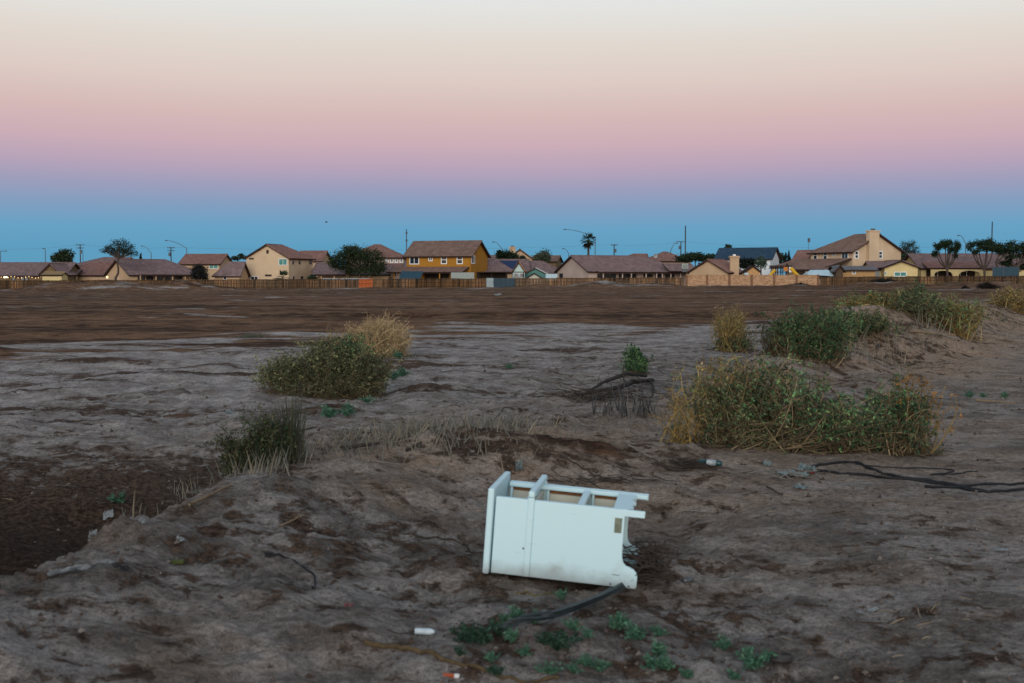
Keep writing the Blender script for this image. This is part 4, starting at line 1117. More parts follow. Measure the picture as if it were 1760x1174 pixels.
pole('antenna_mast', 'thin grey pipe mast behind the leaning tree', 'antenna', 144.5, 286, 429, .08, mat='steel')
street_lamp('short street lamp with stubby head beside the bushy roadside tree', 80, 280, 427.5, 77, 427.3)
street_lamp('street lamp with short T head above the bulb-lit ranch house', 3, 285, 432, 8, 431.6)
street_lamp('street lamp with straight slanting arm beside the slim dark cypress', 261.5, 275, 435, 246, 423)
street_lamp('street lamp with long curved arm over the red tiled gable roof', 322.5, 262, 427, 288, 413.5)
street_lamp('bare curved lamp arm above the dark trees right of the ochre house', 864, 262, 430, 850, 416)
street_lamp('street lamp with very long curved arm beside the fan palm', 1022.5, 258, 408, 973, 394.5)
street_lamp('small street lamp between the round dusty tree and the fan palm', 977, 290, 436, 970, 427.5)
street_lamp('street lamp with arm leaning towards the T-shaped utility pole', 1152, 268, 431, 1161, 418)
street_lamp('street lamp with crooked bent arm behind the arched porch roof', 1657.5, 250, 420, 1650, 405)
street_lamp('street lamp arm reaching over the last pruned tree', 1768, 250, 418, 1748, 414)
def wire(label, a, b, sag):
    a = Vector(a); b = Vector(b)
    pts = [a.lerp(b, t) - Vector((0, 0, sag * 4 * t * (1 - t))) for t in np.linspace(0, 1, 14)]
    m = MB(); m.tubes([[tuple(p - a) for p in pts]], .022, 3)
    o = m.build('power_line', M['wire']); o.location = a; tag(o, label, 'wire', 'power lines')
pk = lambda px, py, D: at(px, py, D)
wire('thin power line running from the roadside up to the transformer pole', pk(-40, 427, 290), pk(140, 420.5, 290), .6)
wire('thin power line between the two double-armed utility poles', pk(140, 420.5, 290), pk(295, 425.2, 290), .5)
wire('thin power line from the double-armed pole past the cream house to the short pole', pk(295, 425.2, 290), pk(1055, 420.5, 285), 1.0)
wire('thin power line between the short pole and the T-shaped pole', pk(1055, 420.5, 285), pk(1169, 415, 285), .5)
wire('thin power line leaving the T-shaped pole towards the blue roof and the slim mast', pk(1169, 415, 285), pk(1800, 414, 285), 1.8)

# ------------------------------------------------------------------ trees
def cloud(mb, blobs, n, size, cols, seed, clumps=14, tight=.28, flat=.7):
    r = np.random.default_rng(seed)
    cols = np.array(cols)
    vol = np.array([b[3] * b[4] * b[5] for b in blobs]) ** .75; vol /= vol.sum()
    for b, f in zip(blobs, vol):
        k = max(40, int(n * f))
        c = np.array(b[:3]); R = np.array(b[3:6])
        d = r.normal(size=(clumps, 3)); d /= np.linalg.norm(d, axis=1, keepdims=True)
        cc = c + d * R * (0.25 + .75 * r.random((clumps, 1)) ** .5) * .92
        ci = r.integers(0, clumps, k)
        p = cc[ci] + r.normal(size=(k, 3)) * R * tight
        u = r.normal(size=(k, 3)); u /= np.linalg.norm(u, axis=1, keepdims=True); u[:, 2] *= flat
        v = np.cross(u, r.normal(size=(k, 3))); v /= np.linalg.norm(v, axis=1, keepdims=True) + 1e-6
        s = size * (.6 + .8 * r.random((k, 1)))
        col = cols[r.integers(0, len(cols), k)] * (.75 + .5 * r.random((clumps, 1)))[ci] * (.85 + .3 * r.random((k, 1)))
        mb.quads(p, u * s, v * s * .9, col)
DG = [C(38, 52, 34), C(48, 62, 40), C(58, 72, 44), C(34, 44, 34)]
OL = [C(72, 80, 50), C(88, 92, 60), C(60, 70, 46)]
def tree(name, label, D, base, trunk, blobs, n, size, cols, seed, limbs=1, r0=.18, group=None, cat='tree', tight=.28, clumps=14, kind_leaf='crown'):
    bx = X(base[0], D); gz = float(far_base(np.array([bx]), np.array([D]))[0])
    o = Vector((bx, D, gz)); root = thing(name, label, cat, o, 0, group)
    r = random.Random(seed)
    m = MB()
    tp = [at(px, py, D) - o for px, py in trunk]
    tp = [Vector((0, 0, -.3)) if trunk[0][1] > 482 and False else tp[0]] + tp[1:]
    tp[0].z = -.4
    if len(tp) < 3: tp = [tp[0], tp[0].lerp(tp[-1], .5), tp[-1]]
    m.tubes([[tuple(p) for p in tp]], np.linspace(r0, r0 * .6, len(tp))[None], 7)
    bl = []
    for (px, py, rx, ry) in blobs:
        c = at(px, py, D) - o; a = rx / F * D; b = ry / F * D
        c.y += r.uniform(-.4, .4) * a
        bl.append((c.x, c.y, c.z, a, a * .9, b))
        st = tp[-1]
        for _ in range(limbs):
            e = c + Vector((r.uniform(-.5, .5) * a, r.uniform(-.5, .5) * a, r.uniform(-.2, .6) * b))
            mid = st.lerp(e, .5) + Vector((r.uniform(-.2, .2) * a, 0, -.15 * b))
            m.tubes([[tuple(st), tuple(mid), tuple(e)]], [[r0 * .55, r0 * .38, r0 * .12]], 5)
    m.build('trunk', M['bark'], root, True)
    m = MB(); cloud(m, bl, n, size, cols, seed, clumps, tight)
    m.build(kind_leaf, M['leaf'], root, kind='stuff')
    return root
tree('roadside_tree', 'dense round dark green tree rising behind the bulb-lit ranch roof', 268, (107, 480), [(107, 490), (107, 452)], [(100, 443, 9, 9), (110, 438, 9, 9), (118, 442, 7, 11), (108, 448, 14, 6)], 2600, .28, DG, 1)
tree('leaning_tree', 'airy small-leaved tree with crooked leaning trunk in front of the tan gable wall', 214.5, (197, 482), [(196, 486), (199, 477), (203, 470), (203.5, 461), (201, 452), (204, 444)],
     [(190, 430, 13, 10), (205, 418, 14, 9), (220, 428, 13, 11), (206, 434, 18, 10), (229, 436, 8, 7), (181, 430, 8, 6)], 5200, .115, [C(40, 56, 42), C(52, 66, 48), C(34, 44, 38)], 2, limbs=4, r0=.24, clumps=26, tight=.2)
def cypress(label, px, D, ytop, ybase, w, seed):
    tree('cypress', label, D, (px, 480), [(px, 488), (px, ytop + 4)], [(px, ytop + (ybase - ytop) * f, w * g, (ybase - ytop) * .2) for f, g in ((.12, .35), (.35, .7), (.6, 1), (.85, 1.1))], 900, .2, [C(22, 34, 30), C(30, 42, 34)], seed, r0=.1, cat='cypress', group='cypress trees')
cypress('tiny dark cypress tip behind the tan gable house, beside the slanting street lamp', 242, 270, 437, 452, 2.2, 3)
cypress('slim dark cypress, the shorter of a pair left of the large tan house', 1350.5, 235, 436, 456, 3.0, 4)
cypress('slim dark cypress, the taller of a pair left of the large tan house', 1356.3, 235, 432.5, 456, 2.8, 5)
tree('round_bush', 'round near-black bush in front of the garage wing and long mauve roof', 214.5, (343, 482), [(343, 488), (343, 470)], [(340, 464, 11, 9), (347, 468, 11, 10), (335, 474, 9, 8), (350, 476, 9, 8)], 3000, .18, [C(30, 32, 32), C(38, 42, 36), C(28, 28, 30)], 6, cat='bush')
tree('roof_tree', 'small dusty green treetop showing over the red tiled gable roof', 275, (409, 470), [(409, 480), (409, 446)], [(406, 443, 8, 4), (414, 441, 7, 4)], 700, .25, DG, 7)
tree('bushy_tree', 'big bushy dark green tree with wide rounded crown behind the fence', 217.5, (622, 482), [(620, 488), (618, 462)],
     [(588, 444, 22, 15), (612, 437, 24, 15), (636, 441, 22, 14), (652, 455, 14, 14), (600, 458, 26, 12), (630, 462, 30, 12), (575, 452, 11, 10), (604, 428, 16, 7)], 17000, .155, [C(36, 50, 28), C(46, 60, 32), C(58, 70, 38), C(30, 40, 26)], 8, limbs=2, r0=.3, clumps=34, tight=.25)
tree('dark_tree', 'low dark green trees clumped before the distant chimney house', 250, (868, 470), [(868, 484), (868, 445)], [(860, 438, 9, 7), (873, 440, 12, 8), (884, 445, 8, 7)], 2600, .25, [C(28, 42, 28), C(36, 52, 32)], 9)
tree('dark_tree', 'narrow dark tree beside the amber-trimmed outbuilding', 236, (899, 470), [(899, 484), (899, 450)], [(898, 447, 6, 7), (901, 453, 5, 7)], 1200, .2, [C(24, 36, 28), C(32, 44, 32)], 10)
tree('dusty_tree', 'round dusty olive tree over the mauve roofs, left of the fan palm', 250, (932, 470), [(932, 484), (932, 448)], [(932, 440, 12, 10), (926, 444, 8, 7), (939, 444, 8, 7)], 2600, .22, [C(72, 84, 66), C(58, 70, 56), C(88, 92, 72)], 11, clumps=20)
tree('green_hedge', 'dark green tree mass between the striped roof and the blue roof', 246, (1195, 470), [(1195, 484), (1195, 446)], [(1180, 443, 15, 8), (1195, 441, 14, 7), (1212, 444, 13, 6), (1224, 441, 8, 5)], 4200, .24, [C(36, 52, 34), C(44, 60, 38), C(30, 42, 30)], 12)
tree('roof_tree', 'small dark treetop poking over the ridge of the blue roof', 262, (1251, 470), [(1251, 480), (1251, 426)], [(1251, 424, 6, 4), (1247, 427, 5, 3)], 700, .2, DG, 13)
tree('dark_tree', 'dark shrub tree against the white wall under the blue roof', 225, (1284, 474), [(1284, 484), (1284, 458)], [(1278, 452, 9, 7), (1290, 451, 9, 7), (1284, 458, 13, 5)], 2600, .2, [C(20, 28, 24), C(28, 38, 28)], 14)
tree('light_tree', 'thin grey-green tree against the white wall under the blue roof', 222, (1308, 474), [(1308, 484), (1308, 452)], [(1305, 450, 7, 10), (1312, 455, 6, 9)], 900, .18, [C(70, 92, 76), C(52, 70, 56)], 15, limbs=3)
tree('dark_tree', 'dark green treetop between the blue-roofed house and the pair of cypresses', 262, (1342, 470), [(1342, 484), (1342, 450)], [(1342, 445, 7, 8)], 900, .22, DG, 16)
tree('airy_tree', 'thin-leaved airy tree behind the gable of the large tan house', 236, (1561, 474), [(1562, 484), (1563, 450), (1562, 436)], [(1554, 424, 9, 9), (1566, 419, 9, 8), (1573, 430, 8, 10), (1560, 436, 12, 10), (1550, 440, 9, 7)], 2600, .14, [C(52, 66, 56), C(40, 54, 46), C(62, 76, 62)], 17, limbs=4, r0=.16, clumps=24, tight=.2)
tree('dark_tree', 'dark green tree mass at the foot of the airy tree, behind the yellow house', 232, (1560, 474), [(1560, 484), (1560, 448)], [(1552, 445, 9, 7), (1566, 446, 12, 6), (1580, 446, 7, 5)], 1600, .2, DG, 18)
PG = [C(30, 48, 30), C(40, 60, 36), C(48, 66, 40), C(26, 38, 28)]
def pruned(label, base, fork, blobs, seed, D=201):
    bx = X(base, D); gz = float(far_base(np.array([bx]), np.array([D]))[0]); o = Vector((bx, D, gz))
    root = thing('pruned_tree', label, 'tree', o, 0, 'pruned trees beside the arched house')
    r = random.Random(seed); m = MB(); f = at(fork[0], fork[1], D) - o
    m.tubes([[(0, 0, -.4), (f.x * .5, 0, f.z * .5), tuple(f)]], [[.26, .22, .2]], 8)
    bl = []
    for (px, py, rx, ry) in blobs:
        c = at(px, py, D) - o; a = rx / F * D; b = ry / F * D; c.y += r.uniform(-1, 1)
        mid = f.lerp(c, .5) + Vector(((c.x - f.x) * .12, 0, -.25))
        m.tubes([[tuple(f), tuple(mid), tuple(c)]], [[.15, .11, .05]], 6)
        for _ in range(3):
            e = c + Vector((r.uniform(-.7, .7) * a, r.uniform(-.5, .5) * a, r.uniform(-.3, .8) * b)); m.tubes([[tuple(mid.lerp(c, .6)), tuple(e)]], [[.06, .02]], 4)
        bl.append((c.x, c.y, c.z, a, a, b))
    m.build('trunk', M['bark'], root, True)
    m = MB(); cloud(m, bl, 4600, .15, PG, seed, 12, .30); m.build('crown', M['leaf'], root, kind='stuff')
pruned('pruned tree with separate leaf balls standing before the first porch arch', 1628, (1628, 463), [(1609, 424, 7, 8), (1621, 421, 8, 7), (1632, 420, 8, 7), (1641, 422, 7, 7), (1648, 429, 6, 6), (1611, 436, 6, 6), (1630, 430, 8, 6), (1643, 438, 5, 5)], 21)
pruned('pruned multi-stem tree with a high broad crown below the slim steel mast', 1692, (1692, 466), [(1671, 424, 6, 8), (1684, 419, 9, 7), (1697, 417, 10, 7), (1707, 423, 9, 7), (1692, 426, 12, 6), (1675, 432, 6, 6)], 22)
pruned('pruned tree with spreading flat crown behind the navy shade screen', 1722, (1712, 450), [(1722, 426, 12, 8), (1736, 424, 10, 8), (1729, 434, 12, 6), (1739, 440, 6, 6)], 23)
pruned('pruned tree beyond the navy screen, at the far end of the dark fence', 1748, (1750, 458), [(1748, 428, 8, 8), (1760, 424, 10, 8), (1772, 430, 10, 9), (1762, 438, 10, 7), (1737, 446, 7, 7), (1736, 455, 5, 6)], 24)
tree('young_bush', 'low dark leafy bush behind the navy shade screen', 203, (1740, 478), [(1740, 486), (1740, 470)], [(1728, 452, 9, 6), (1745, 460, 8, 8), (1757, 458, 8, 7)], 1500, .18, [C(26, 38, 28), C(34, 48, 34)], 25, cat='bush')
# palms
def fan(mb, origin, d, up, size, n=9, col=(.05, .08, .04)):
    d = Vector(d).normalized(); s = d.cross(Vector(up)).normalized(); u = s.cross(d)
    r = random.Random(int(abs(origin[0] * 977 + d.x * 331 + d.z * 71)))
    for i in range(n):
        a = (i / (n - 1) - .5) * 2.6
        e = d * math.cos(a) + s * math.sin(a)
        tip = Vector(origin) + e * size * (1 - .25 * abs(a) / 1.3) - Vector((0, 0, size * .22 * r.random()))
        w = s * math.cos(a) * size * .085 - d * math.sin(a) * size * .085
        mid = Vector(origin).lerp(tip, .55) + u * .04
        g = r.uniform(.75, 1.2)
        mb.add([tuple(origin), tuple(mid - w), tuple(tip), tuple(mid + w)], [(0, 1, 2, 3)], tuple(np.array(col) * g))
def palm(label, px, D, crown_py, R, trunk_r, nfr, seed, skirt=True, base_py=490, name='fan_palm'):
    c = at(px, crown_py, D); gz = float(far_base(np.array([c.x]), np.array([D]))[0]); o = Vector((c.x, D, gz))
    root = thing(name, label, 'palm', o); r = random.Random(seed); H_ = c.z - gz
    m = MB(); zz = np.linspace(-.3, H_, 9); m.tubes([[(.05 * math.sin(z_), 0, z_) for z_ in zz]], (trunk_r * (1 - .25 * np.linspace(0, 1, 9)))[None], 9); m.build('trunk', M['bark'], root, True)
    for layer, (cnt, e0, e1, col, nm) in enumerate(((nfr, -.35, 1.35, C(40, 60, 36), 'frond'), (nfr // 2 if skirt else 0, -1.35, -.6, C(62, 58, 40), 'dead_frond'))):
        for i in range(cnt):
            az = i * 2.399 + r.uniform(-.2, .2); el = r.uniform(e0, e1)
            d = Vector((math.cos(az) * math.cos(el), math.sin(az) * math.cos(el), math.sin(el)))
            pt = Vector((0, 0, H_)) + d * R * .45
            m = MB(); m.tubes([[(0, 0, H_ - .1), tuple(pt)]], [[.035, .02]], 4, col)
            fan(m, pt, d + Vector((0, 0, -.15)), (0, 0, 1) if abs(d.z) < .9 else (1, 0, 0), R * .62, 9, col); m.build(nm, M['leaf'], root)
palm('tall fan palm with ragged skirt beside the long-armed street lamp', 1011, 250, 413, 2.0, .3, 30, 3)
palm('young fan palm sprouting over the fence before the cream house', 485, 215, 478, 1.9, .2, 16, 4, skirt=False, name='young_palm')
tree('low_bush', 'low dark bush at the foot of the cream house side wall', 214, (537, 482), [(537, 488), (537, 478)], [(536, 477, 8, 5)], 500, .18, DG, 26, cat='bush')
# dark brush along the foot of the fences
def brush(label, px, py, rx, ry, D, seed, cols=None):
    o = at(px, py + ry, D); o.z = tz(o.x, o.y)
    root = thing('dry_brush', label, 'bush', o); m = MB()
    a = rx / F * D; b = ry / F * D * 1.1
    cloud(m, [(-a * .4, 0, b * .6, a * .55, a * .4, b * .5), (a * .35, 0, b * .55, a * .6, a * .4, b * .5), (0, 0, b * .95, a * .5, a * .4, b * .55)], 2600, .10, cols or [C(30, 26, 24), C(38, 32, 28), C(46, 40, 32)], seed)
    m.build('foliage', M['leaf'], root, kind='stuff')
    m = MB(); r = random.Random(seed)
    m.tubes([[(r.uniform(-.3, .3) * a, 0, -.1), (r.uniform(-.7, .7) * a, r.uniform(-.3, .3), b * .7), (r.uniform(-.9, .9) * a, r.uniform(-.4, .4), b * r.uniform(.8, 1.5))] for _ in range(40)], [[.02, .015, .006]], 3, (.05, .035, .03)); m.build('stems', M['twig'], root, kind='stuff')
brush('black dry brush against the foot of the block wall', 1374, 486, 19, 5, 196, 31)
brush('wide black brush heap against the dark fence below the yellow gable wing', 1520, 484, 26, 7, 190, 32)
brush('large black brush heap on the dirt below the pruned trees', 1696, 494, 25, 7, 165, 33)
brush('small black brush tuft beside the large brush heap', 1659, 498, 7, 4, 160, 34)
brush('dark low brush behind the bank beyond the yellow-green bushes', 1702, 530, 34, 14, 52, 35)
brush('low dark dry brush in the field left of the far bushes', 1492, 527, 12, 9, 60, 36)
brush('grey-green brush tuft in the field below the low dark brush', 1463, 545, 15, 9, 44, 37, [C(48, 54, 46), C(38, 42, 38)])
# a bird in the sky
bp = at(561, 382, 120); m = MB()
m.tubes([[(-.16, 0, 0), (-.05, 0, .01), (.08, 0, .02), (.17, 0, .03)]], [[.01, .05, .045, .01]], 6)
m.add([(-.04, 0, .03), (.06, 0, .03), (.0, -.14, .1), (-.12, -.30, .06)], [(0, 1, 2, 3), ]); m.add([(-.04, 0, .03), (.06, 0, .03), (.0, .14, .1), (-.12, .30, .06)], [(0, 3, 2, 1)])
o = m.build('bird', surf('bird_dark', (.03, .03, .035))); o.location = bp; tag(o, 'tiny dark bird flying in the blue band of sky', 'bird')
# ------------------------------------------------------------------ bushes and grasses of the near ground
def unit(v):
    return v / (np.linalg.norm(v, axis=-1, keepdims=True) + 1e-9)
TANS = np.array([(.22, .155, .085), (.15, .105, .06), (.30, .225, .125), (.09, .065, .04)])
GOLD = np.array([(.34, .225, .07), (.42, .30, .11), (.22, .14, .05)])
STRAW = np.array([(.50, .37, .20), (.42, .31, .17), (.34, .24, .13)])
GRN = np.array([(.035, .095, .040), (.055, .13, .055), (.026, .062, .032), (.085, .15, .055)])
SAGE = np.array([(.10, .125, .062), (.14, .155, .075), (.062, .085, .042), (.19, .18, .085)])
DRK = np.array([(.035, .025, .02), (.06, .045, .03)])
def bush(name, label, loc, lobes, seed, scale=1.0, cat='bush', group=None, tr=.0035):
    """lobes: (dx,dy,dz, rx,ry,rz, n_twigs, leaves_per_side_twig, twig colours, leaf colours, leaf size)"""
    r = np.random.default_rng(seed)
    root = thing(name, label, cat, loc, 0, group)
    tw = MB(); lf = MB(); any_leaf = False
    def on_ground(P, lift):
        g_ = terrain((loc.x + P[..., 0]).ravel(), (loc.y + P[..., 1]).ravel()).reshape(P.shape[:-1]) - loc.z
        P[..., 2] = np.maximum(P[..., 2], g_ + lift); return P
    for (dx, dy, dz, rx, ry, rz, n, kl, tc_, lc_, ls) in lobes:
        c = np.array([dx, dy, dz]) * scale; R = np.array([rx, ry, rz]) * scale
        d = r.normal(size=(n, 3)); d[:, 2] = np.where(d[:, 2] < -.35, -d[:, 2], d[:, 2]); d = unit(d)
        # uneven outline: a few bulges and hollows
        bul = unit(r.normal(size=(9, 3))); amp = r.uniform(-.30, .30, 9)
        lump = 1 + (amp[None] * np.exp(-((1 - d @ bul.T) / .25) ** 2)).sum(1) + .10 * r.normal(size=n)
        lump = np.where(r.random(n) < .16, lump * r.uniform(1.15, 1.6, n), lump)     # stray shoots
        tips = c + d * R * (.45 + .6 * r.random((n, 1)) ** .6) * lump[:, None]
        base = c * np.array([1, 1, 0]) + r.normal(size=(n, 3)) * R * .30
        base[:, 2] = terrain(loc.x + base[:, 0], loc.y + base[:, 1]) - loc.z - .01
        on_ground(tips, .02)
        ctl = base * .5 + tips * .5 + r.normal(size=(n, 3)) * R * .38; ctl[:, 2] += .25 * R[2]
        t = np.linspace(0, 1, 7)[None, :, None]
        path = (1 - t) ** 2 * base[:, None] + 2 * t * (1 - t) * ctl[:, None] + t * t * tips[:, None]
        path = path + np.cumsum(r.normal(size=path.shape) * .014 * scale, 1) * t
        on_ground(path, .004)
        cols = tc_[r.integers(0, len(tc_), n)] * (.6 + .7 * r.random((n, 1)))
        tw.tubes(path, tr * scale * np.array([2.0, 1.7, 1.4, 1.2, .9, .7, .35])[None] * (.6 + .8 * r.random((n, 1))), 3, cols)
        ns = 9
        ti = np.repeat(np.arange(n), ns); tt = .28 + .72 * r.random(n * ns)
        k = np.minimum((tt * 6).astype(int), 5); fr = (tt * 6 - k)[:, None]
        st = path[ti, k] * (1 - fr) + path[ti, k + 1] * fr
        sd = unit(r.normal(size=(n * ns, 3)) + unit(st - c) * .6 + np.array([0, 0, .15]))
        ln = (.03 + .12 * r.random((n * ns, 1))) * scale * (R.mean() / .45) ** .5
        mid = st + sd * ln * .5 + r.normal(size=st.shape) * .012 * scale
        en = on_ground(st + sd * ln + r.normal(size=st.shape) * .012, .005)
        tw.tubes(np.stack([st, mid, en], 1), tr * scale * np.array([.7, .55, .25])[None], 3, np.repeat(cols, ns, 0) * (.7 + .5 * r.random((n * ns, 1))))
        if kl > 0:
            any_leaf = True
            m = int(n * ns * kl * 1.5); j = r.integers(0, n * ns, m); f = r.random((m, 1)) ** .7
            p = st[j] + (en - st)[j] * f + r.normal(size=(m, 3)) * .010 * scale
            u = unit(sd[j] * .5 + r.normal(size=(m, 3))); v = unit(np.cross(u, r.normal(size=(m, 3))))
            s = ls * (.5 + 1.0 * r.random((m, 1)))
            hue = r.random((n, 1))[ti[j]]; pick = np.minimum((hue[:, 0] * .6 + .5 * r.random(m)) * len(lc_), len(lc_) - 1).astype(int)
            lc = lc_[pick] * (.35 + 1.15 * hue ** 1.3) * (.65 + .7 * r.random((m, 1)))
            lf.quads(p, u * s, v * s * .9, lc)
    # dead leaves and broken twigs added under the bush, coloured dark for contact shade
    ext = np.array([[l[0] * scale, l[1] * scale, max(l[3], l[4]) * scale] for l in lobes])
    m = 420; j = r.integers(0, len(ext), m); p = np.zeros((m, 3))
    a_ = r.random(m) * 6.283; q_ = ext[j, 2] * (.15 + 1.05 * r.random(m) ** .6)
    p[:, 0] = ext[j, 0] + np.cos(a_) * q_; p[:, 1] = ext[j, 1] + np.sin(a_) * q_ * .8
    p[:, 2] = terrain(loc.x + p[:, 0], loc.y + p[:, 1]) - loc.z + .006
    u_ = np.stack([np.cos(a_ * 3), np.sin(a_ * 3), .15 * r.normal(size=m)], 1); ln_ = (.012 + .06 * r.random((m, 1)) ** 2) * (1 + loc.y / 30)
    tw.tubes(np.stack([p - u_ * ln_, p + u_ * ln_], 1), tr * .8 * np.ones((m, 2)), 3, np.array([(.06, .042, .03), (.11, .08, .05), (.035, .026, .02), (.17, .13, .08)])[r.integers(0, 4, m)])
    tw.build('branches', M['twig'], root, kind='stuff')
    if any_leaf: lf.build('foliage', M['leaf'], root, kind='stuff')
    return root
def G(px, py):
    return gnd(px, py)
# the tangled bush beside the track
b0 = G(1392, 778)
SG2 = np.vstack([GRN * 1.3, SAGE])
bush('tangled_bush', 'wide tangled bush of tan runners and green leaves beside the dirt track', b0, [
    (-.62, .30, .42, .44, .42, .34, 120, 4.4, TANS, SG2, .0140),
    (-.24, .24, .46, .46, .45, .36, 130, 4.4, TANS, np.vstack([SAGE, GRN * 1.5]), .0140),
    (.34, .14, .22, .46, .40, .23, 120, 4.4, TANS, GRN * 1.5, .0140),
    (.84, .10, .30, .28, .34, .30, 100, 4.0, TANS, GRN * 1.3, .0140),
    (-.62, .42, .62, .42, .30, .30, 50, 2.0, GOLD, np.vstack([GOLD, SAGE, GRN * 1.5]), .012),
    (-.95, .35, .40, .34, .30, .42, 20, 1.6, GOLD, GOLD, .011),
    (1.0, .12, .44, .26, .25, .30, 28, 2.4, GOLD * .7, np.array([(.32, .16, .045), (.24, .12, .035)]), .014),
    (-1.12, .25, .22, .26, .26, .26, 24, 1.0, GOLD, np.vstack([GOLD, SAGE]), .011),
    (.05, .0, .14, .90, .26, .20, 46, 2.2, TANS * .75, SG2, .011),  # low lobes: twig tans darkened to put shade into the bush base
    (-.66, .05, .12, .40, .25, .20, 26, 2.2, TANS * .75, SG2, .011),
    (.78, .05, .12, .38, .25, .20, 26, 2.2, TANS * .7, SG2, .011)], 101, tr=.0032)
# the bushes in the ditch beyond it
b1 = G(1256, 604)
bush('yellow_bush', 'upright golden dry bush with a green foot, beyond the tangled bush', b1, [
    (0, 0, .50, .40, .45, .40, 200, 2.6, GOLD, np.vstack([GOLD, STRAW, SAGE]), .017), (.1, -.1, .18, .40, .35, .20, 80, 4.0, TANS, GRN, .017)], 102, scale=1.25, tr=.0036)
b2 = G(1392, 612)
bush('green_bush', 'dense green bush against the bank, between the golden bush and the stony crest', b2, [
    (-.15, 0, .44, .52, .5, .34, 170, 5.0, TANS, GRN * 1.15, .0165), (.34, .1, .42, .42, .45, .28, 140, 5.0, TANS, GRN * 1.25, .0165),
    (.1, -.15, .12, .4, .3, .2, 90, 5.0, TANS, GRN, .015), (-.55, .2, .32, .30, .35, .34, 80, 2.0, TANS * .5, SAGE * .6, .015)], 103, scale=.86, tr=.0035)
b2b = G(1480, 590)
bush('green_bush', 'low spreading green bush on the back of the bank, behind the sticks', b2b, [
    (-.3, .3, .32, .5, .5, .22, 130, 4.5, TANS, GRN * 1.2, .018), (.25, .5, .3, .5, .5, .22, 120, 4.0, TANS, SG2, .018)], 104, tr=.0035)
b3 = G(1590, 562)
bush('yellow_green_bush', 'broad yellow and green bush standing on top of the bank', b3, [
    (-.85, .8, .30, .75, .7, .32, 170, 2.6, GOLD, np.vstack([GOLD, SAGE, GRN * 1.4]), .021), (.1, .7, .34, .70, .7, .36, 210, 3.6, TANS, np.vstack([GRN * 1.5, SAGE]), .021),
    (.85, .8, .28, .75, .6, .30, 170, 2.6, GOLD, np.vstack([GOLD, SAGE, GRN * 1.4]), .021), (0, 1.4, .42, 1.0, .5, .28, 130, 2.4, GOLD, np.vstack([GOLD, SAGE]), .021), (.22, 1.0, .62, .16, .2, .26, 50, 3.6, TANS, GRN * 1.4, .02)], 105, tr=.004)
b4 = G(1765, 545)
bush('yellow_bush', 'golden dry bush at the end of the bank crest, beyond the track', b4, [
    (0, 1, .36, .6, .6, .32, 200, 2.2, GOLD, np.vstack([GOLD, STRAW, SAGE]), .021)], 106, tr=.0045)
# left hand saltbush and dry tumbleweed
b5 = G(560, 683)
bush('saltbush', 'large rounded grey-green saltbush on the crusted flat, before the dry tumbleweed', b5, [
    (-.66, .05, .36, .46, .45, .31, 190, 4.6, TANS * .7, SAGE * 1.5, .015), (.02, .15, .48, .54, .5, .38, 220, 4.6, TANS * .7, SAGE * 1.35, .015),
    (.55, .10, .40, .50, .45, .36, 210, 4.8, TANS * .6, SAGE * 1.1, .015), (.34, .35, .76, .34, .32, .22, 110, 5.0, TANS * .6, GRN * 1.3, .016),
    (-.05, .35, .74, .30, .30, .22, 100, 4.5, TANS, np.vstack([GRN, SAGE]), .015), (.15, -.15, .18, .75, .3, .20, 150, 3.6, TANS * .7, SAGE * .8, .014)], 107, tr=.0028)
b6 = G(650, 613)
bush('tumbleweed', 'pale straw-coloured dry tumbleweed behind the grey-green saltbush', b6, [
    (-.05, .1, .50, .74, .6, .42, 420, .5, STRAW * 1.1, STRAW * 1.1, .014), (.35, 0, .40, .50, .55, .36, 230, .5, STRAW, STRAW, .014), (-.75, .2, .35, .5, .5, .30, 110, .8, STRAW * .8, STRAW * .8, .014)], 108, tr=.0045)
b7 = G(1096, 643)
bush('seedling_bush', 'small bright green shrub growing behind the dead log', b7, [
    (0, .2, .20, .22, .2, .16, 100, 6, TANS * .6, GRN * 1.4, .019), (-.04, .2, .40, .11, .1, .12, 50, 6, TANS * .6, GRN * 1.6, .019)], 109, tr=.0025)
def blades(mb, base, h, lean, cols, w, r, seg=5):
    n = len(base)
    az = r.random(n) * 2 * math.pi; ln = lean * (.3 + r.random(n))
    d = np.stack([np.cos(az) * ln, np.sin(az) * ln, np.ones(n)], 1); d = unit(d)
    t = np.linspace(0, 1, seg)[None, :, None]
    bend = np.stack([np.cos(az), np.sin(az), np.full(n, -.6)], 1) * (lean * .5 * r.random((n, 1)))
    P = base[:, None] + d[:, None] * h[:, None, None] * t + bend[:, None] * h[:, None, None] * t ** 2.2
    R = w * np.linspace(1, .25, seg)[None] * (.6 + .8 * r.random((n, 1)))
    mb.tubes(P, R, 3, cols[r.integers(0, len(cols), n)] * (.7 + .6 * r.random((n, 1))))
def tuft(name, label, px, py, groups, seed, cat='grass'):
    r = np.random.default_rng(seed); o = G(px, py); root = thing(name, label, cat, o)
    m = MB()
    for (dx, dy, sx, sy, n, h0, h1, lean, cols, w) in groups:
        b = np.stack([dx + r.normal(size=n) * sx, dy + r.normal(size=n) * sy, np.zeros(n)], 1)
        b[:, 2] = terrain(o.x + b[:, 0], o.y + b[:, 1]) - o.z - .02
        blades(m, b, h0 + (h1 - h0) * r.random(n), lean, cols, w, r)
    m.build('blades', M['leaf'], root, kind='stuff')
    return root
DGR = np.array([(.022, .036, .018), (.032, .05, .024), (.05, .068, .032), (.065, .066, .034)])
RD = np.array([(.20, .20, .17), (.27, .25, .20), (.14, .13, .11), (.32, .27, .19)])
gc = G(452, 800)
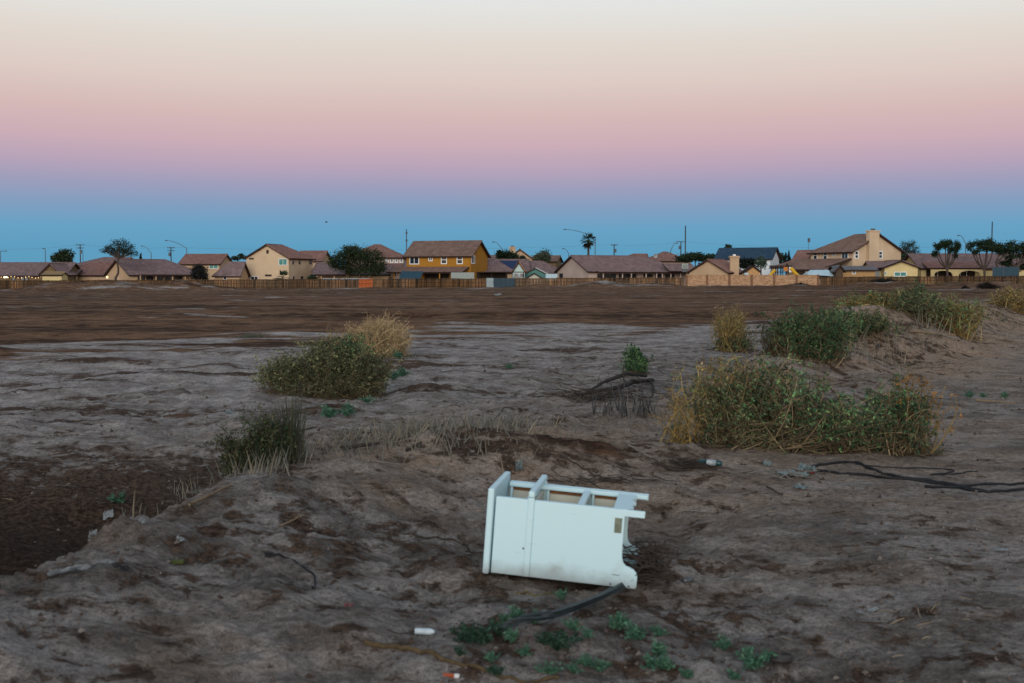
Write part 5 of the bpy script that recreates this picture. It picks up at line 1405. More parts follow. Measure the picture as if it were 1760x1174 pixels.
gcr = bush('grass_clump', 'dark green shrubby grass clump with taller stems on the ditch edge', gc, [
    (-.18, .12, .08, .15, .13, .12, 80, 3.0, TANS * .4, np.vstack([GRN * .7, SAGE * .5]), .010), (.02, .14, .13, .14, .12, .17, 90, 3.0, TANS * .4, np.vstack([GRN * 1.0, SAGE * .6]), .010)], 111, tr=.002)
rg = np.random.default_rng(201); m = MB()
for (dx, dy, sx, sy, n, h0, h1, lean, cols, w) in ((-.05, .13, .10, .08, 460, .10, .26, .45, DGR * 1.2, .0026), (.12, .18, .045, .05, 320, .22, .46, .2, np.vstack([DGR * 1.5, RD * .35]), .0024),
        (.17, .2, .03, .04, 36, .42, .58, .10, np.vstack([RD * .45, DGR * 2]), .0026), (.05, -.02, .14, .05, 26, .06, .17, .25, RD * .8, .0035)):
    b = np.stack([dx + rg.normal(size=n) * sx, dy + rg.normal(size=n) * sy, np.zeros(n)], 1); b[:, 2] = terrain(gc.x + b[:, 0], gc.y + b[:, 1]) - gc.z - .02
    blades(m, b, h0 + (h1 - h0) * rg.random(n), lean, cols, w, rg)
m.build('blades', M['leaf'], gcr, kind='stuff')
tuft('weed_patch', 'grey-green grass tuft on the edge of the tilled field', 432, 580, [(0, 0, .25, .15, 200, .08, .2, .9, np.vstack([RD * .7, DGR * 1.6]), .008)], 202)
# reed stubble along the crest of the berm: nobody could count it
rs = np.random.default_rng(77); sb_ = MB()
def along(pxs, n, spread):
    out = []
    seg = np.array(pxs, float)
    L_ = np.concatenate([[0], np.cumsum(np.hypot(*np.diff(seg, axis=0).T))])
    t = rs.random(n) * L_[-1]
    xx = np.interp(t, L_, seg[:, 0]); yy = np.interp(t, L_, seg[:, 1])
    key = [G(a, b) for a, b in pxs]
    kx = np.interp(t, L_, [k.x for k in key]) + rs.normal(size=n) * spread; ky = np.interp(t, L_, [k.y for k in key]) + rs.normal(size=n) * spread
    return np.stack([kx, ky, terrain(kx, ky) - .02], 1)
blades(sb_, along([(100, 950), (215, 900), (250, 880)], 22, .06), .05 + .09 * rs.random(22), .35, RD, .0045, rs)
blades(sb_, along([(225, 890), (270, 872)], 40, .06), .08 + .11 * rs.random(40), .25, RD, .005, rs)
blades(sb_, along([(300, 862), (340, 845), (380, 832)], 44, .07), .08 + .13 * rs.random(44), .25, RD, .005, rs)
blades(sb_, along([(400, 815), (440, 812), (510, 790)], 60, .08), .06 + .14 * rs.random(60), .3, RD, .005, rs)
blades(sb_, along([(520, 782), (600, 772), (650, 760)], 260, .25), .05 + .11 * rs.random(260), .5, RD * .85, .005, rs)
blades(sb_, along([(650, 752), (740, 742), (860, 732), (900, 728)], 700, .32), .05 + .16 * rs.random(700), .45, RD * .9, .0055, rs)
blades(sb_, along([(900, 728), (1000, 720), (1130, 712)], 90, .4), .04 + .08 * rs.random(90), .6, RD * .55, .005, rs)
blades(sb_, along([(1450, 610), (1540, 585), (1660, 555), (1740, 548)], 260, .35), .15 + .35 * rs.random(260), .35, RD * .9, .007, rs)
o = sb_.build('reed_stubble', M['leaf']); tag(o, 'short broken grey reed stubble lining the crest of the berm', 'stubble', kind='stuff')
# burnt reeds: stems one can pick apart
br_o = G(1078, 716); br_root = thing('burnt_reeds', 'stand of blackened upright reed stems before the dead log', 'reeds', br_o)
rr = np.random.default_rng(88); REEDC = np.array([(.06, .058, .06), (.09, .088, .09), (.045, .04, .04), (.14, .13, .12)])
for i in range(64):
    px = 1018 + 118 * rr.random() if i < 40 else 1060 + 60 * rr.random(); p = G(px, 706 + 14 * rr.random()) - br_o
    m = MB(); hgt = (.12 + .2 * rr.random()) if i < 40 else (.22 + .26 * rr.random())
    blades(m, np.array([[0, 0, -.02]]), np.array([hgt]), .28, REEDC, .0078, rr); s_ = m.build('stem', M['twig'], br_root); s_.location = p
# small green weeds
WG = np.array([(.055, .14, .085), (.075, .18, .11), (.045, .11, .07), (.10, .20, .12)])
def weed_mesh(seed, dark=1.0):
    r = np.random.default_rng(seed); m = MB(); n = 16
    az = r.random(n) * 2 * math.pi; el = .35 + 1.0 * r.random(n); L_ = .5 + .5 * r.random(n)
    tip = np.stack([np.cos(az) * np.cos(el) * L_, np.sin(az) * np.cos(el) * L_, np.sin(el) * L_ * .9], 1)
    t = np.linspace(0, 1, 4)[None, :, None]
    P = tip[:, None] * t + np.array([0, 0, .12])[None, None] * (t - t * t) * 2; P[:, 0, 2] = -.06
    m.tubes(P, np.array([.022, .018, .014, .006])[None], 3, WG[0] * dark)
    k = 22
    j = np.repeat(np.arange(n), k); f = (.2 + .8 * r.random(n * k))[:, None]
    c = tip[j] * f + np.array([0, 0, .24]) * (f - f * f) + r.normal(size=(n * k, 3)) * .05
    u = unit(tip[j] + r.normal(size=(n * k, 3)) * .7); v = unit(np.cross(u, r.normal(size=(n * k, 3))))
    s = .085 * (.5 + r.random((n * k, 1)))
    m.quads(c, u * s, v * s * .9, WG[r.integers(0, 4, n * k)] * dark * (.7 + .6 * r.random((n * k, 1))))
    return m.mesh('weed', M['leaf'])
WM = [weed_mesh(300 + i) for i in range(4)]; WMD = [weed_mesh(320 + i, .42) for i in range(2)]
def weed(px, py, wpx, label, group=None, dark=False, seed=0):
    p = G(px, py); o = obj('weed', (WMD[seed % 2] if dark else WM[seed % 4])); s = wpx / F * p.y * 1.02
    o.location = p; o.scale = (s, s, s * .95); o.rotation_euler = (0, 0, px * .37); tag(o, label, 'weed', group)
LW = 'small green weed in the patch in front of the fallen white cabinet'
for i, (px, py, w) in enumerate([(1068, 1085, 44), (1092, 1100, 40), (1132, 1095, 26), (985, 1090, 30), (883, 1104, 34), (888, 1070, 30), (918, 1074, 30), (865, 1068, 20), (1128, 1126, 36), (1243, 1118, 30),
                                 (1296, 1152, 52), (1118, 1154, 36), (1142, 1155, 34), (1005, 1145, 28), (1032, 1158, 30), (945, 1158, 30), (845, 1140, 26), (1180, 1166, 26), (900, 1132, 26), (985, 1166, 24), (968, 1030, 26), (1262, 1172, 24), (1010, 1104, 22)]):
    weed(px, py, w, LW, 'green weeds below the cabinet', seed=i)
for i, (px, py, w) in enumerate([(800, 1104, 46), (830, 1112, 50), (858, 1104, 40), (955, 1122, 56), (935, 1112, 30), (850, 1166, 30), (790, 1138, 24)]):
    weed(px, py, w, 'dark withered weed in the patch in front of the fallen white cabinet', 'dark weeds below the cabinet', True, i)
weed(566, 718, 30, 'leafy green weed of a close pair in front of the saltbush', 'pair of weeds before the saltbush', seed=1); weed(596, 715, 30, 'leafy green weed of a close pair in front of the saltbush', 'pair of weeds before the saltbush', seed=2)
weed(632, 694, 18, 'single small weed close to the foot of the saltbush', seed=3); weed(692, 647, 22, 'small weed between the saltbush and the open flat', seed=0); weed(676, 652, 20, 'little weed touching the right flank of the saltbush', seed=2)
weed(684, 616, 18, 'tiny bright weed at the foot of the straw tumbleweed', seed=1); weed(203, 866, 26, 'small dark green weed down in the ditch', seed=2)
for px, py, w in ((1666, 684, 16), (1690, 683, 12), (1728, 684, 16)): weed(px, py, w, 'tiny green weed in a row on the dirt track below the bank', 'weeds on the track', seed=px)
weed(876, 634, 14, 'tiny weed alone on the crusted flat, before the tilled field', seed=1)
# ------------------------------------------------------------------ the fallen cabinet
def paint_mat():
    m, t, b = new_mat('white_paint')
    co = N(t, 'ShaderNodeTexCoord')
    n1 = N(t, 'ShaderNodeTexNoise'); n1.inputs['Scale'].default_value = 5; n1.inputs['Detail'].default_value = 8; n1.inputs['Roughness'].default_value = .65
    t.links.new(co.outputs['Object'], n1.inputs['Vector'])
    r1 = N(t, 'ShaderNodeMapRange'); r1.inputs['From Min'].default_value = .60; r1.inputs['From Max'].default_value = .76; r1.inputs['To Max'].default_value = .35
    t.links.new(n1.outputs['Fac'], r1.inputs['Value'])
    mi = N(t, 'ShaderNodeMix', data_type='RGBA'); mi.inputs['A'].default_value = (.56, .76, .81, 1); mi.inputs['B'].default_value = (.36, .42, .40, 1)
    t.links.new(r1.outputs[0], mi.inputs['Factor'])
    # dust splashed up along the edge that lies on the soil, and thin scuffs
    sx = N(t, 'ShaderNodeSeparateXYZ'); t.links.new(co.outputs['Object'], sx.inputs[0])
    ed = N(t, 'ShaderNodeMapRange'); ed.inputs['From Min'].default_value = .07; ed.inputs['From Max'].default_value = 0.0; ed.inputs['To Max'].default_value = .55
    ad = N(t, 'ShaderNodeMath', operation='MULTIPLY_ADD'); ad.inputs[1].default_value = -.16; t.links.new(n1.outputs['Fac'], ad.inputs[0])
    t.links.new(sx.outputs['Z'], ad.inputs[2])
    sh = N(t, 'ShaderNodeMath', operation='ADD'); sh.inputs[1].default_value = .075; t.links.new(ad.outputs[0], sh.inputs[0]); t.links.new(sh.outputs[0], ed.inputs['Value'])
    m3 = N(t, 'ShaderNodeMix', data_type='RGBA'); m3.inputs['B'].default_value = (.20, .155, .125, 1)
    t.links.new(ed.outputs[0], m3.inputs['Factor']); t.links.new(mi.outputs['Result'], m3.inputs['A'])
    mp3 = N(t, 'ShaderNodeMapping'); mp3.inputs['Scale'].default_value = (3, 3, 40); mp3.inputs['Rotation'].default_value = (0, .5, 0); t.links.new(co.outputs['Object'], mp3.inputs[0])
    n3 = N(t, 'ShaderNodeTexNoise'); n3.inputs['Scale'].default_value = 2.2; n3.inputs['Detail'].default_value = 4; t.links.new(mp3.outputs[0], n3.inputs['Vector'])
    r3 = N(t, 'ShaderNodeMapRange'); r3.inputs['From Min'].default_value = .66; r3.inputs['From Max'].default_value = .72; r3.inputs['To Max'].default_value = .3; t.links.new(n3.outputs['Fac'], r3.inputs['Value'])
    m4 = N(t, 'ShaderNodeMix', data_type='RGBA'); m4.inputs['B'].default_value = (.30, .33, .32, 1)
    t.links.new(r3.outputs[0], m4.inputs['Factor']); t.links.new(m3.outputs['Result'], m4.inputs['A'])
    t.links.new(m4.outputs['Result'], b.inputs['Base Color'])
    b.inputs['Roughness'].default_value = .45; b.inputs['Specular IOR Level'].default_value = .3
    n2 = N(t, 'ShaderNodeTexNoise'); n2.inputs['Scale'].default_value = 60; t.links.new(co.outputs['Object'], n2.inputs['Vector'])
    bu = N(t, 'ShaderNodeBump'); bu.inputs['Strength'].default_value = .06; bu.inputs['Distance'].default_value = .01
    t.links.new(n2.outputs['Fac'], bu.inputs['Height']); t.links.new(bu.outputs[0], b.inputs['Normal'])
    return m
PAINT = paint_mat()
INSIDE = surf('bare_board_inside', (.56, .54, .45), .8, .12, 6)
RUST = surf('rusty_edge', (.19, .075, .025), .9, .35, 18)
CW, CD = .47, .385                       # width away from us, depth standing up
cab_p = G(838, 990)
cab = thing('fallen_cabinet', 'white drawerless nightstand cabinet lying on its back on the bare soil', 'cabinet', (cab_p.x + .012, cab_p.y + .0, cab_p.z + .008))
cab.rotation_euler = (0, rad(4.2), rad(-9)); cab.scale = (1.008,) * 3
def bev(o, w=.004):
    md = o.modifiers.new('bevel', 'BEVEL'); md.width = w; md.segments = 2; md.limit_method = 'ANGLE'; return o
def cbox(name, x0, x1, y0, y1, z0, z1, mat=None, parent=None, w=.004):
    m = MB(); m.box(x0, x1, y0, y1, z0, z1); return bev(m.build(name, mat or PAINT, parent or cab), w)
cbox('top_board', -.036, -.004, -.022, CW + .022, -.004, CD + .042, w=.008)
side = [(.004, 0), (.722, 0), (.728, .012), (.728, .058), (.722, .078), (.708, .093), (.688, .102), (.668, .108), (.655, .122), (.648, .145), (.645, .18), (.645, .352), (.742, .352), (.742, CD), (.004, CD)]
for y0 in (0.0, CW - .018):
    m = MB(); m.prism(side, 'y', y0, y0 + .018); bev(m.build('side_panel', PAINT, cab), .003)
for y0, y1 in ((-.011, -.001), (CW + .001, CW + .011)):
    cbox('side_moulding', .166, .198, y0, y1, .002, CD + .012)
cbox('front_moulding', .166, .198, -.011, CW + .011, CD + .013, CD + .046, w=.008)
cbox('front_stile', .005, .640, .0195, .034, CD - .024, CD - .001); cbox('front_stile', .005, .740, CW - .052, CW - .0195, CD - .024, CD - .001)
cbox('drawer_rail', .148, .165, .0345, CW - .0525, CD - .026, CD - .003)
cbox('drawer_rail', .405, .440, .0345, CW - .0525, CD - .026, CD - .003)
ap = [(.585, .036)] + [(.585, CW - .054)] + [(.655 + (.026, .012, .030, .018, .004, .016, .034, .010, .022, .006, .028, .014, .0)[i], CW - .054 - (CW - .09) * i / 12) for i in range(13)]
m = MB(); m.prism(ap[::-1], 'z', CD - .022, CD - .002); bev(m.build('apron', PAINT, cab), .003)
cbox('back_panel', .004, .64, .0185, CW - .0185, .002, .010, INSIDE)
for x in (.175, .418): cbox('shelf_board', x, x + .014, .0185, CW - .0185, .012, CD - .03, INSIDE)
cbox('bottom_board', .60, .614, .0185, CW - .0185, .012, CD - .03, INSIDE)
for x0, x1 in ((.006, .146), (.202, .402), (.442, .584)):
    cbox('drawer_runner', x0, x1, CW - .030, CW - .0186, CD - .045, CD - .030, RUST)
    cbox('inner_lining', x0, x1, CW - .0225, CW - .0187, .02, CD - .048, INSIDE, w=.001)
    cbox('runner_bracket', x0 + .004, x0 + .018, CW - .045, CW - .031, CD - .14, CD - .027)
cbox('foot_rail', .64, .72, CW - .10, CW - .0186, .004, .03)
cbox('paper_sticker', .598, .634, -.0015, -.0002, .268, .342, surf('sticker_olive', (.17, .19, .14), .7, .3, 40), w=.0003)
for x, z in ((.60, .012), (.69, .010), (.158, .14)):
    m = MB(); m.tubes([[(x, -.004, z), (x, .002, z)]], .005, 8, cap=True); m.build('screw', M['steel'], cab)

# ------------------------------------------------------------------ litter, sticks, cables
def ground_path(pts, dz, steps=8):
    key = [G(a, b) for a, b in pts]; n = (len(key) - 1) * steps + 1
    t = np.linspace(0, len(key) - 1, n)
    def cr(arr):
        arr = np.array(arr); i = np.clip(t.astype(int), 0, len(arr) - 2); f = t - i
        p0 = arr[np.maximum(i - 1, 0)]; p1 = arr[i]; p2 = arr[i + 1]; p3 = arr[np.minimum(i + 2, len(arr) - 1)]
        return .5 * (2 * p1 + (p2 - p0) * f + (2 * p0 - 5 * p1 + 4 * p2 - p3) * f ** 2 + (3 * p1 - p0 - 3 * p2 + p3) * f ** 3)
    x = cr([k.x for k in key]); y = cr([k.y for k in key])
    return np.stack([x, y, terrain(x, y) + dz], 1)
def strand(name, label, cat, pts, r, mat, group=None, taper=None, k=7, dz=None, wob=0, straight=False):
    P = ground_path(pts, r * .75 if dz is None else dz)
    if straight:
        t = np.linspace(0, 1, len(P))[:, None]; lo = P[0] * (1 - t) + P[-1] * t
        lift = max(0, float((P[:, 2] - lo[:, 2]).max())); P = lo + np.array([0, 0, lift])
    if wob:
        q = np.random.default_rng(len(label)); P = P + q.normal(size=P.shape) * wob
    o_ = P[0].copy(); n = len(P)
    m = MB(); m.tubes([P - o_], (r * (np.linspace(1, taper, n) if taper else np.ones(n)))[None], k, cap=True)
    o = m.build(name, mat, smooth=True); o.location = o_; return tag(o, label, cat, group)
CABLE = surf('black_cable', (.012, .012, .014), .55, .2, 30)
WOODG = surf('grey_stick', (.20, .175, .15), .95, .35, 40); WOODD = surf('dark_stick', (.05, .038, .03), .95, .35, 40); WOODT = surf('tan_stick', (.20, .145, .09), .95, .3, 40)
strand('black_cable', 'black cable curving from the plastic bag across the track, the upper strand', 'cable', [(1392, 806), (1430, 798), (1470, 797), (1500, 808), (1545, 822), (1600, 830), (1650, 837), (1710, 834), (1800, 831), (1950, 838), (2100, 830)], .011, CABLE)
strand('black_cable', 'black cable lying low beside the plastic bag, joining the bundle on the track', 'cable', [(1396, 811), (1440, 817), (1488, 818), (1530, 824), (1580, 828), (1640, 838), (1690, 846), (1740, 844), (1800, 836), (1950, 832), (2100, 842)], .011, CABLE)
strand('black_cable', 'black cable looping below the bundle on the track', 'cable', [(1590, 838), (1640, 839), (1680, 846), (1730, 847), (1800, 839), (1950, 845), (2060, 836)], .011, CABLE)
strand('black_cable', 'thin black wire wriggling behind the cable bundle under the tangled bush', 'cable', [(1470, 799), (1530, 805), (1600, 806), (1640, 812), (1600, 818), (1650, 815), (1680, 811)], .006, CABLE)
strand('black_cable', 'short bent black wire with looped end lying on the berm', 'cable', [(470, 955), (456, 958), (466, 963), (488, 959), (505, 966), (522, 982), (541, 1000), (537, 1010)], .0055, CABLE)
strand('black_cable', 'thin dark wire running to the top of the fallen cabinet', 'cable', [(682, 916), (720, 924), (770, 930), (800, 940), (828, 952)], .006, WOODD)
SN = [('pale split stick pointing towards the green container', [(1080, 769), (1108, 784), (1132, 796)], .011, WOODG), ('dark plank stub at the stubble below the saltbush', [(588, 777), (622, 772), (652, 768)], .022, WOODD),
      ('short dark stick beside the plank stub', [(698, 778), (712, 774), (724, 769)], .016, WOODD), ('curved pale stick on the berm below the plank stub', [(634, 797), (660, 804), (688, 805)], .010, WOODG),
      ('long tan stick lying along the ditch edge', [(326, 870), (360, 856), (398, 838)], .013, WOODT), ('thin tan straw lying on the berm above the bent black wire', [(480, 908), (500, 900), (518, 896)], .008, WOODT),
      ('long yellow-brown branch lying across the ground before the weeds', [(628, 1112), (700, 1124), (770, 1142), (850, 1160), (960, 1168)], .014, surf('old_branch', (.085, .058, .03), .95, .5, 30)),
      ('pale thin stick beyond the cabinet on the track', [(1172, 885), (1200, 887), (1228, 886)], .008, WOODG), ('dark bent stick by the litter under the tangled bush', [(1318, 842), (1332, 850), (1344, 857)], .009, WOODD),
      ('short dark stick beside the green container', [(1196, 808), (1222, 812), (1246, 813)], .008, WOODD), ('tan log lying on top of the bank', [(1560, 577), (1600, 580), (1640, 584)], .035, WOODT),
      ('grey stick crossing the tan log on the bank', [(1585, 572), (1615, 580), (1650, 590)], .022, WOODG), ('tan cane lying on the track beyond the tangled bush', [(1676, 690), (1710, 693), (1746, 695)], .016, WOODT),
      ('grey cane lying on the track behind the tangled bush', [(1672, 708), (1690, 712), (1712, 715)], .014, WOODG), ('pale stick standing out of the brown bank face', [(1628, 607), (1634, 612), (1640, 618)], .014, WOODT),
      ('dark stick on the flat beyond the grass clump', [(512, 746), (530, 740), (545, 736)], .014, WOODD), ('dark twig in front of the cabinet', [(832, 1042), (850, 1036), (866, 1033)], .009, WOODD),
      ('thin dark branch in the stubble before the log', [(700, 740), (760, 732), (860, 712), (900, 706)], .010, WOODD), ('crooked dark twig on the rise behind the cabinet', [(960, 785), (990, 800), (1030, 820), (1075, 828)], .009, WOODD),
      ('yellow straw loop in front of the cabinet', [(887, 1022), (900, 1020), (922, 1026), (945, 1022)], .005, surf('yellow_straw', (.16, .11, .02)))]
for lb, pts, r_, mt in SN: strand('stick', lb, 'stick', pts, r_ * .8, mt, taper=.6, wob=.002, straight=len(pts) == 3)
# dead log with roots
lo = G(1052, 676); lr = thing('dead_log', 'charred dead log with broken branches lying on the flat before the green shrub', 'log', lo)
CHAR = surf('charred_wood', (.040, .032, .028), .95, .5, 14, bump=.8)
def lpath(pts, lift): return [tuple(G(a, b) - lo + Vector((0, 0, l_))) for (a, b), l_ in zip(pts, lift)]
def gnarl(pts, lift, rd, seed, n=26):
    k = np.array(lpath(pts, lift)); t = np.linspace(0, len(k) - 1, n); q_ = np.random.default_rng(seed)
    P = np.stack([np.interp(t, np.arange(len(k)), k[:, j]) for j in range(3)], 1)
    P += np.cumsum(q_.normal(size=P.shape) * .008, 0) - np.linspace(0, 1, n)[:, None] * 0; P[:, 2] = np.maximum(P[:, 2], terrain(P[:, 0] + lo.x, P[:, 1] + lo.y) - lo.z - .01)
    R_ = .62 * np.interp(t, np.arange(len(k)), rd) * (1 + .10 * q_.normal(size=n)); return P, np.maximum(R_, .003)
for i, (pts, lift, rd) in enumerate((([(1122, 660), (1090, 668), (1050, 678), (1015, 684), (984, 690)], [.06, .12, .08, .05, .02], [.055, .065, .055, .035, .012]),
      ([(1110, 656), (1080, 662), (1040, 672), (1000, 684)], [.10, .17, .14, .04], [.05, .055, .05, .02]))):
    P_, R_ = gnarl(pts, lift, rd, i); m = MB(); m.tubes([P_], [R_], 9, cap=True); m.build('stem', CHAR, lr)
for i, (pts, lift, rd) in enumerate((([(1118, 662), (1124, 672), (1119, 682)], [.08, .05, .0], [.05, .045, .03]), ([(1050, 678), (1030, 690), (1008, 692)], [.08, .03, .02], [.04, .03, .012]), ([(1075, 672), (1052, 684), (1035, 692)], [.10, .05, .02], [.04, .035, .015]),
                      ([(1074, 668), (1071, 666), (1076, 664)], [.12, .28, .40], [.024, .016, .005]), ([(1028, 682), (1026, 680), (1029, 680)], [.06, .18, .30], [.010, .007, .003]), ([(1000, 688), (985, 684), (978, 690)], [.04, .06, .02], [.016, .011, .005]), ([(1020, 684), (1000, 680), (992, 682)], [.06, .10, .05], [.018, .011, .005]),
                      ([(1100, 666), (1096, 664), (1100, 662)], [.1, .2, .26], [.02, .012, .005]), ([(1085, 668), (1110, 672), (1122, 668)], [.14, .16, .14], [.04, .03, .012]))):
    P_, R_ = gnarl(pts, lift, rd, 20 + i, 12); m = MB(); m.tubes([P_], [R_], 7, cap=True); m.build('branch', CHAR, lr)
# twig heaps
def heap(name, label, px, py, sx, sy, n, ln, r0, mat, seed, hz=.03, az=None):
    q = np.random.default_rng(seed); o = G(px, py); m = MB()
    c = np.stack([q.normal(size=n) * sx, q.normal(size=n) * sy, np.zeros(n)], 1)
    a = q.random(n) * 6.28 if az is None else az + q.normal(size=n) * .3
    d = np.stack([np.cos(a), np.sin(a), q.normal(size=n) * .25], 1) * (ln * (.4 + .8 * q.random((n, 1)))) * .5
    P = np.stack([c - d, c + q.normal(size=(n, 3)) * .01, c + d], 1)
    g_ = terrain((o.x + P[:, :, 0]).ravel(), (o.y + P[:, :, 1]).ravel()).reshape(n, 3) - o.z
    P[:, :, 2] = g_ + np.abs(P[:, :, 2]) * .6 + hz * q.random((n, 1))
    m.tubes(P, np.array([r0, r0 * .8, r0 * .4])[None] * (.5 + q.random((n, 1))), 4)
    ob = m.build(name, mat); ob.location = o; tag(ob, label, 'twigs')
heap('twig_heap', 'thin dark twigs fallen around the charred dead log', 1040, 684, .42, .22, 70, .5, .006, WOODD, 5, .10, az=.15)
heap('twig_heap', 'bundle of dark twigs on the slope left of the green container', 1180, 806, .07, .06, 46, .30, .005, WOODD, 1, .05, az=-.9)
heap('twig_heap', 'dark twig tangle wedged under the foot of the fallen cabinet', 1112, 992, .055, .08, 170, .20, .0042, WOODD, 2, .13)
heap('twig_heap', 'grey twigs strewn beside the plastic bag under the tangled bush', 1340, 818, .14, .08, 60, .2, .0035, WOODG, 3, .03)
heap('twig_heap', 'dark twigs scattered on the mound beyond the cabinet', 1040, 826, .20, .05, 40, .2, .004, WOODD, 4, .02, az=-.3)
# dry frond under the cabinet foot
fr_pts = [(1108, 990), (1085, 1012), (1050, 1035), (1000, 1058), (950, 1078), (895, 1094), (860, 1108)]
FROND = surf('dry_frond', (.035, .044, .046), .5, .35, 20)
fo = G(1000, 1058); fr = thing('dry_palm_frond', 'long dry grey-green frond strip trailing from the cabinet foot to the weeds', 'frond', fo)
base = ground_path(fr_pts, .034)
def ribbon(P, w):
    T = np.gradient(P, axis=0); T[:, 2] = 0; T = unit(T); S = np.stack([-T[:, 1], T[:, 0], np.zeros(len(T))], 1) * w[:, None]
    n_ = len(P); V = np.concatenate([P - S, P + np.array([0, 0, .006]), P + S]); i_ = np.arange(n_ - 1)
    return V, np.concatenate([np.stack([i_, i_ + 1, n_ + i_ + 1, n_ + i_], 1), np.stack([n_ + i_, n_ + i_ + 1, 2 * n_ + i_ + 1, 2 * n_ + i_], 1)])
for i, (off, w) in enumerate(((0, .024), (.035, .015), (-.034, .016), (.065, .010), (-.06, .009), (.018, .012))):
    k0 = (0, 3, 2, 9, 12, 16)[i]; P = base[k0:len(base) - (0, 6, 9, 8, 5, 0)[i]].copy(); n = len(P)
    ph = np.linspace(0, math.pi, n); P[:, 1] += off * np.sin(ph); P[:, 0] += off * .6 * np.sin(ph); P[:, 2] = np.convolve(np.pad(P[:, 2], 3, 'edge'), np.ones(7) / 7, 'valid') + .008 + .004 * i
    V, f = ribbon(P - np.array(fo), w * (.25 + .75 * np.sin(np.linspace(.35, 3.0, n)))); m = MB(); m.add(V, f); m.build('leaf_strip', FROND, fr)
# crumpled scraps
def crumple(name, label, cat, px, py, w, d, amp, mat, seed, lift=.01, rz=0, tilt=0):
    q = np.random.default_rng(seed); o = G(px, py); n = 11
    u, v = np.meshgrid(np.linspace(-.5, .5, n), np.linspace(-.5, .5, n), indexing='ij')
    zz = amp * (np.abs(fbm(u * 4 + seed, v * 4, seed, 3)) * 3 + .5 * q.random(u.shape)); ex = 1 + .3 * fbm(u * 3, v * 3 + seed, seed + 1, 2)
    X_ = u * w * ex + q.normal(size=u.shape) * w * .02; Y_ = v * d * ex
    c, s_ = math.cos(rz), math.sin(rz); xr = X_ * c - Y_ * s_; yr = X_ * s_ + Y_ * c
    V = np.stack([xr, yr, zz + lift + tilt * v + terrain((o.x + xr).ravel(), (o.y + yr).ravel()).reshape(u.shape) - o.z], -1).reshape(-1, 3)
    idx = np.arange(n * n).reshape(n, n); f = np.stack([idx[:-1, :-1], idx[1:, :-1], idx[1:, 1:], idx[:-1, 1:]], -1).reshape(-1, 4)
    m = MB(); m.add(V, f); ob = m.build(name, mat); ob.location = o; return tag(ob, label, cat)
PLAST = surf('clear_plastic', (.12, .155, .155), .3, .5, 25, spec=.5); PAPER = surf('white_paper', (.20, .215, .22), .8, .4, 25); FOIL = surf('grey_foil', (.08, .09, .10), .45, .6, 30, metal=.2, spec=.5)
crumple('plastic_bag', 'crumpled pale teal plastic bag beside the black cables', 'plastic bag', 1386, 815, .12, .14, .06, PLAST, 5)
crumple('plastic_bag', 'torn strip of clear plastic trailing left of the crumpled bag', 'plastic bag', 1362, 820, .22, .10, .03, PLAST, 6)
crumple('plastic_wrapper', 'small clear wrapper lying below the crumpled bag', 'wrapper', 1376, 842, .10, .09, .02, PLAST, 7, rz=.8)
crumple('plastic_wrapper', 'little pale wrapper by the foot of the tangled bush', 'wrapper', 1318, 803, .07, .06, .03, PLAST, 8)
crumple('paper_scrap', 'red scrap of packaging beside the crumpled bag', 'scrap', 1397, 816, .03, .03, .01, surf('red_scrap', (.35, .02, .02)), 9)
crumple('paper_scrap', 'torn white paper lying down in the ditch', 'paper', 186, 890, .09, .06, .03, PAPER, 10, rz=.4)
crumple('foil_strip', 'long grey foil strip on the berm near the dark ditch', 'foil', 140, 992, .26, .03, .02, FOIL, 11, rz=.35)
crumple('foil_strip', 'black crumpled end of the foil strip on the berm', 'foil', 208, 981, .07, .03, .012, CABLE, 12, rz=.3)
crumple('paper_scrap', 'small white scrap beside the yellow-green box', 'scrap', 311, 934, .045, .03, .012, PAPER, 13, rz=-.7)
crumple('paper_scrap', 'pink scrap of wrapper on the berm before the cabinet', 'scrap', 599, 1048, .038, .035, .014, surf('pink_scrap', (.16, .06, .065)), 14)
crumple('paper_scrap', 'pale scrap lying on the open dirt track', 'scrap', 1478, 1058, .035, .03, .006, PAPER, 15)
crumple('paper_scrap', 'pale scrap next to another on the open dirt track', 'scrap', 1500, 1057, .05, .03, .006, PAPER, 16)
crumple('paper_scrap', 'faint pale scrap half buried at the edge of the dirt track', 'scrap', 1722, 949, .07, .04, .006, PAPER, 17)
crumple('paper_scrap', 'white scrap on the field beyond the grass clump', 'scrap', 278, 722, .07, .06, .02, PAPER, 18)
crumple('paper_scrap', 'pale scrap on the flat left of the grass clump', 'scrap', 395, 710, .13, .07, .02, PLAST, 19)
crumple('paper_scrap', 'white scrap of litter lying on the far tilled field', 'scrap', 856, 508, .7, .5, .15, PAPER, 20)
crumple('paper_scrap', 'tiny white scrap on the rise behind the cabinet', 'scrap', 812, 782, .03, .03, .02, PAPER, 21)
crumple('plastic_wrapper', 'clear twisted wrapper just behind the cabinet top', 'wrapper', 892, 814, .05, .08, .05, PLAST, 22)
crumple('paper_scrap', 'thin white scrap at the ditch edge stubble', 'scrap', 245, 907, .03, .03, .02, PAPER, 23)
crumple('paper_scrap', 'white scrap caught on the stubble above the foil strip', 'scrap', 160, 928, .035, .03, .02, PAPER, 24)
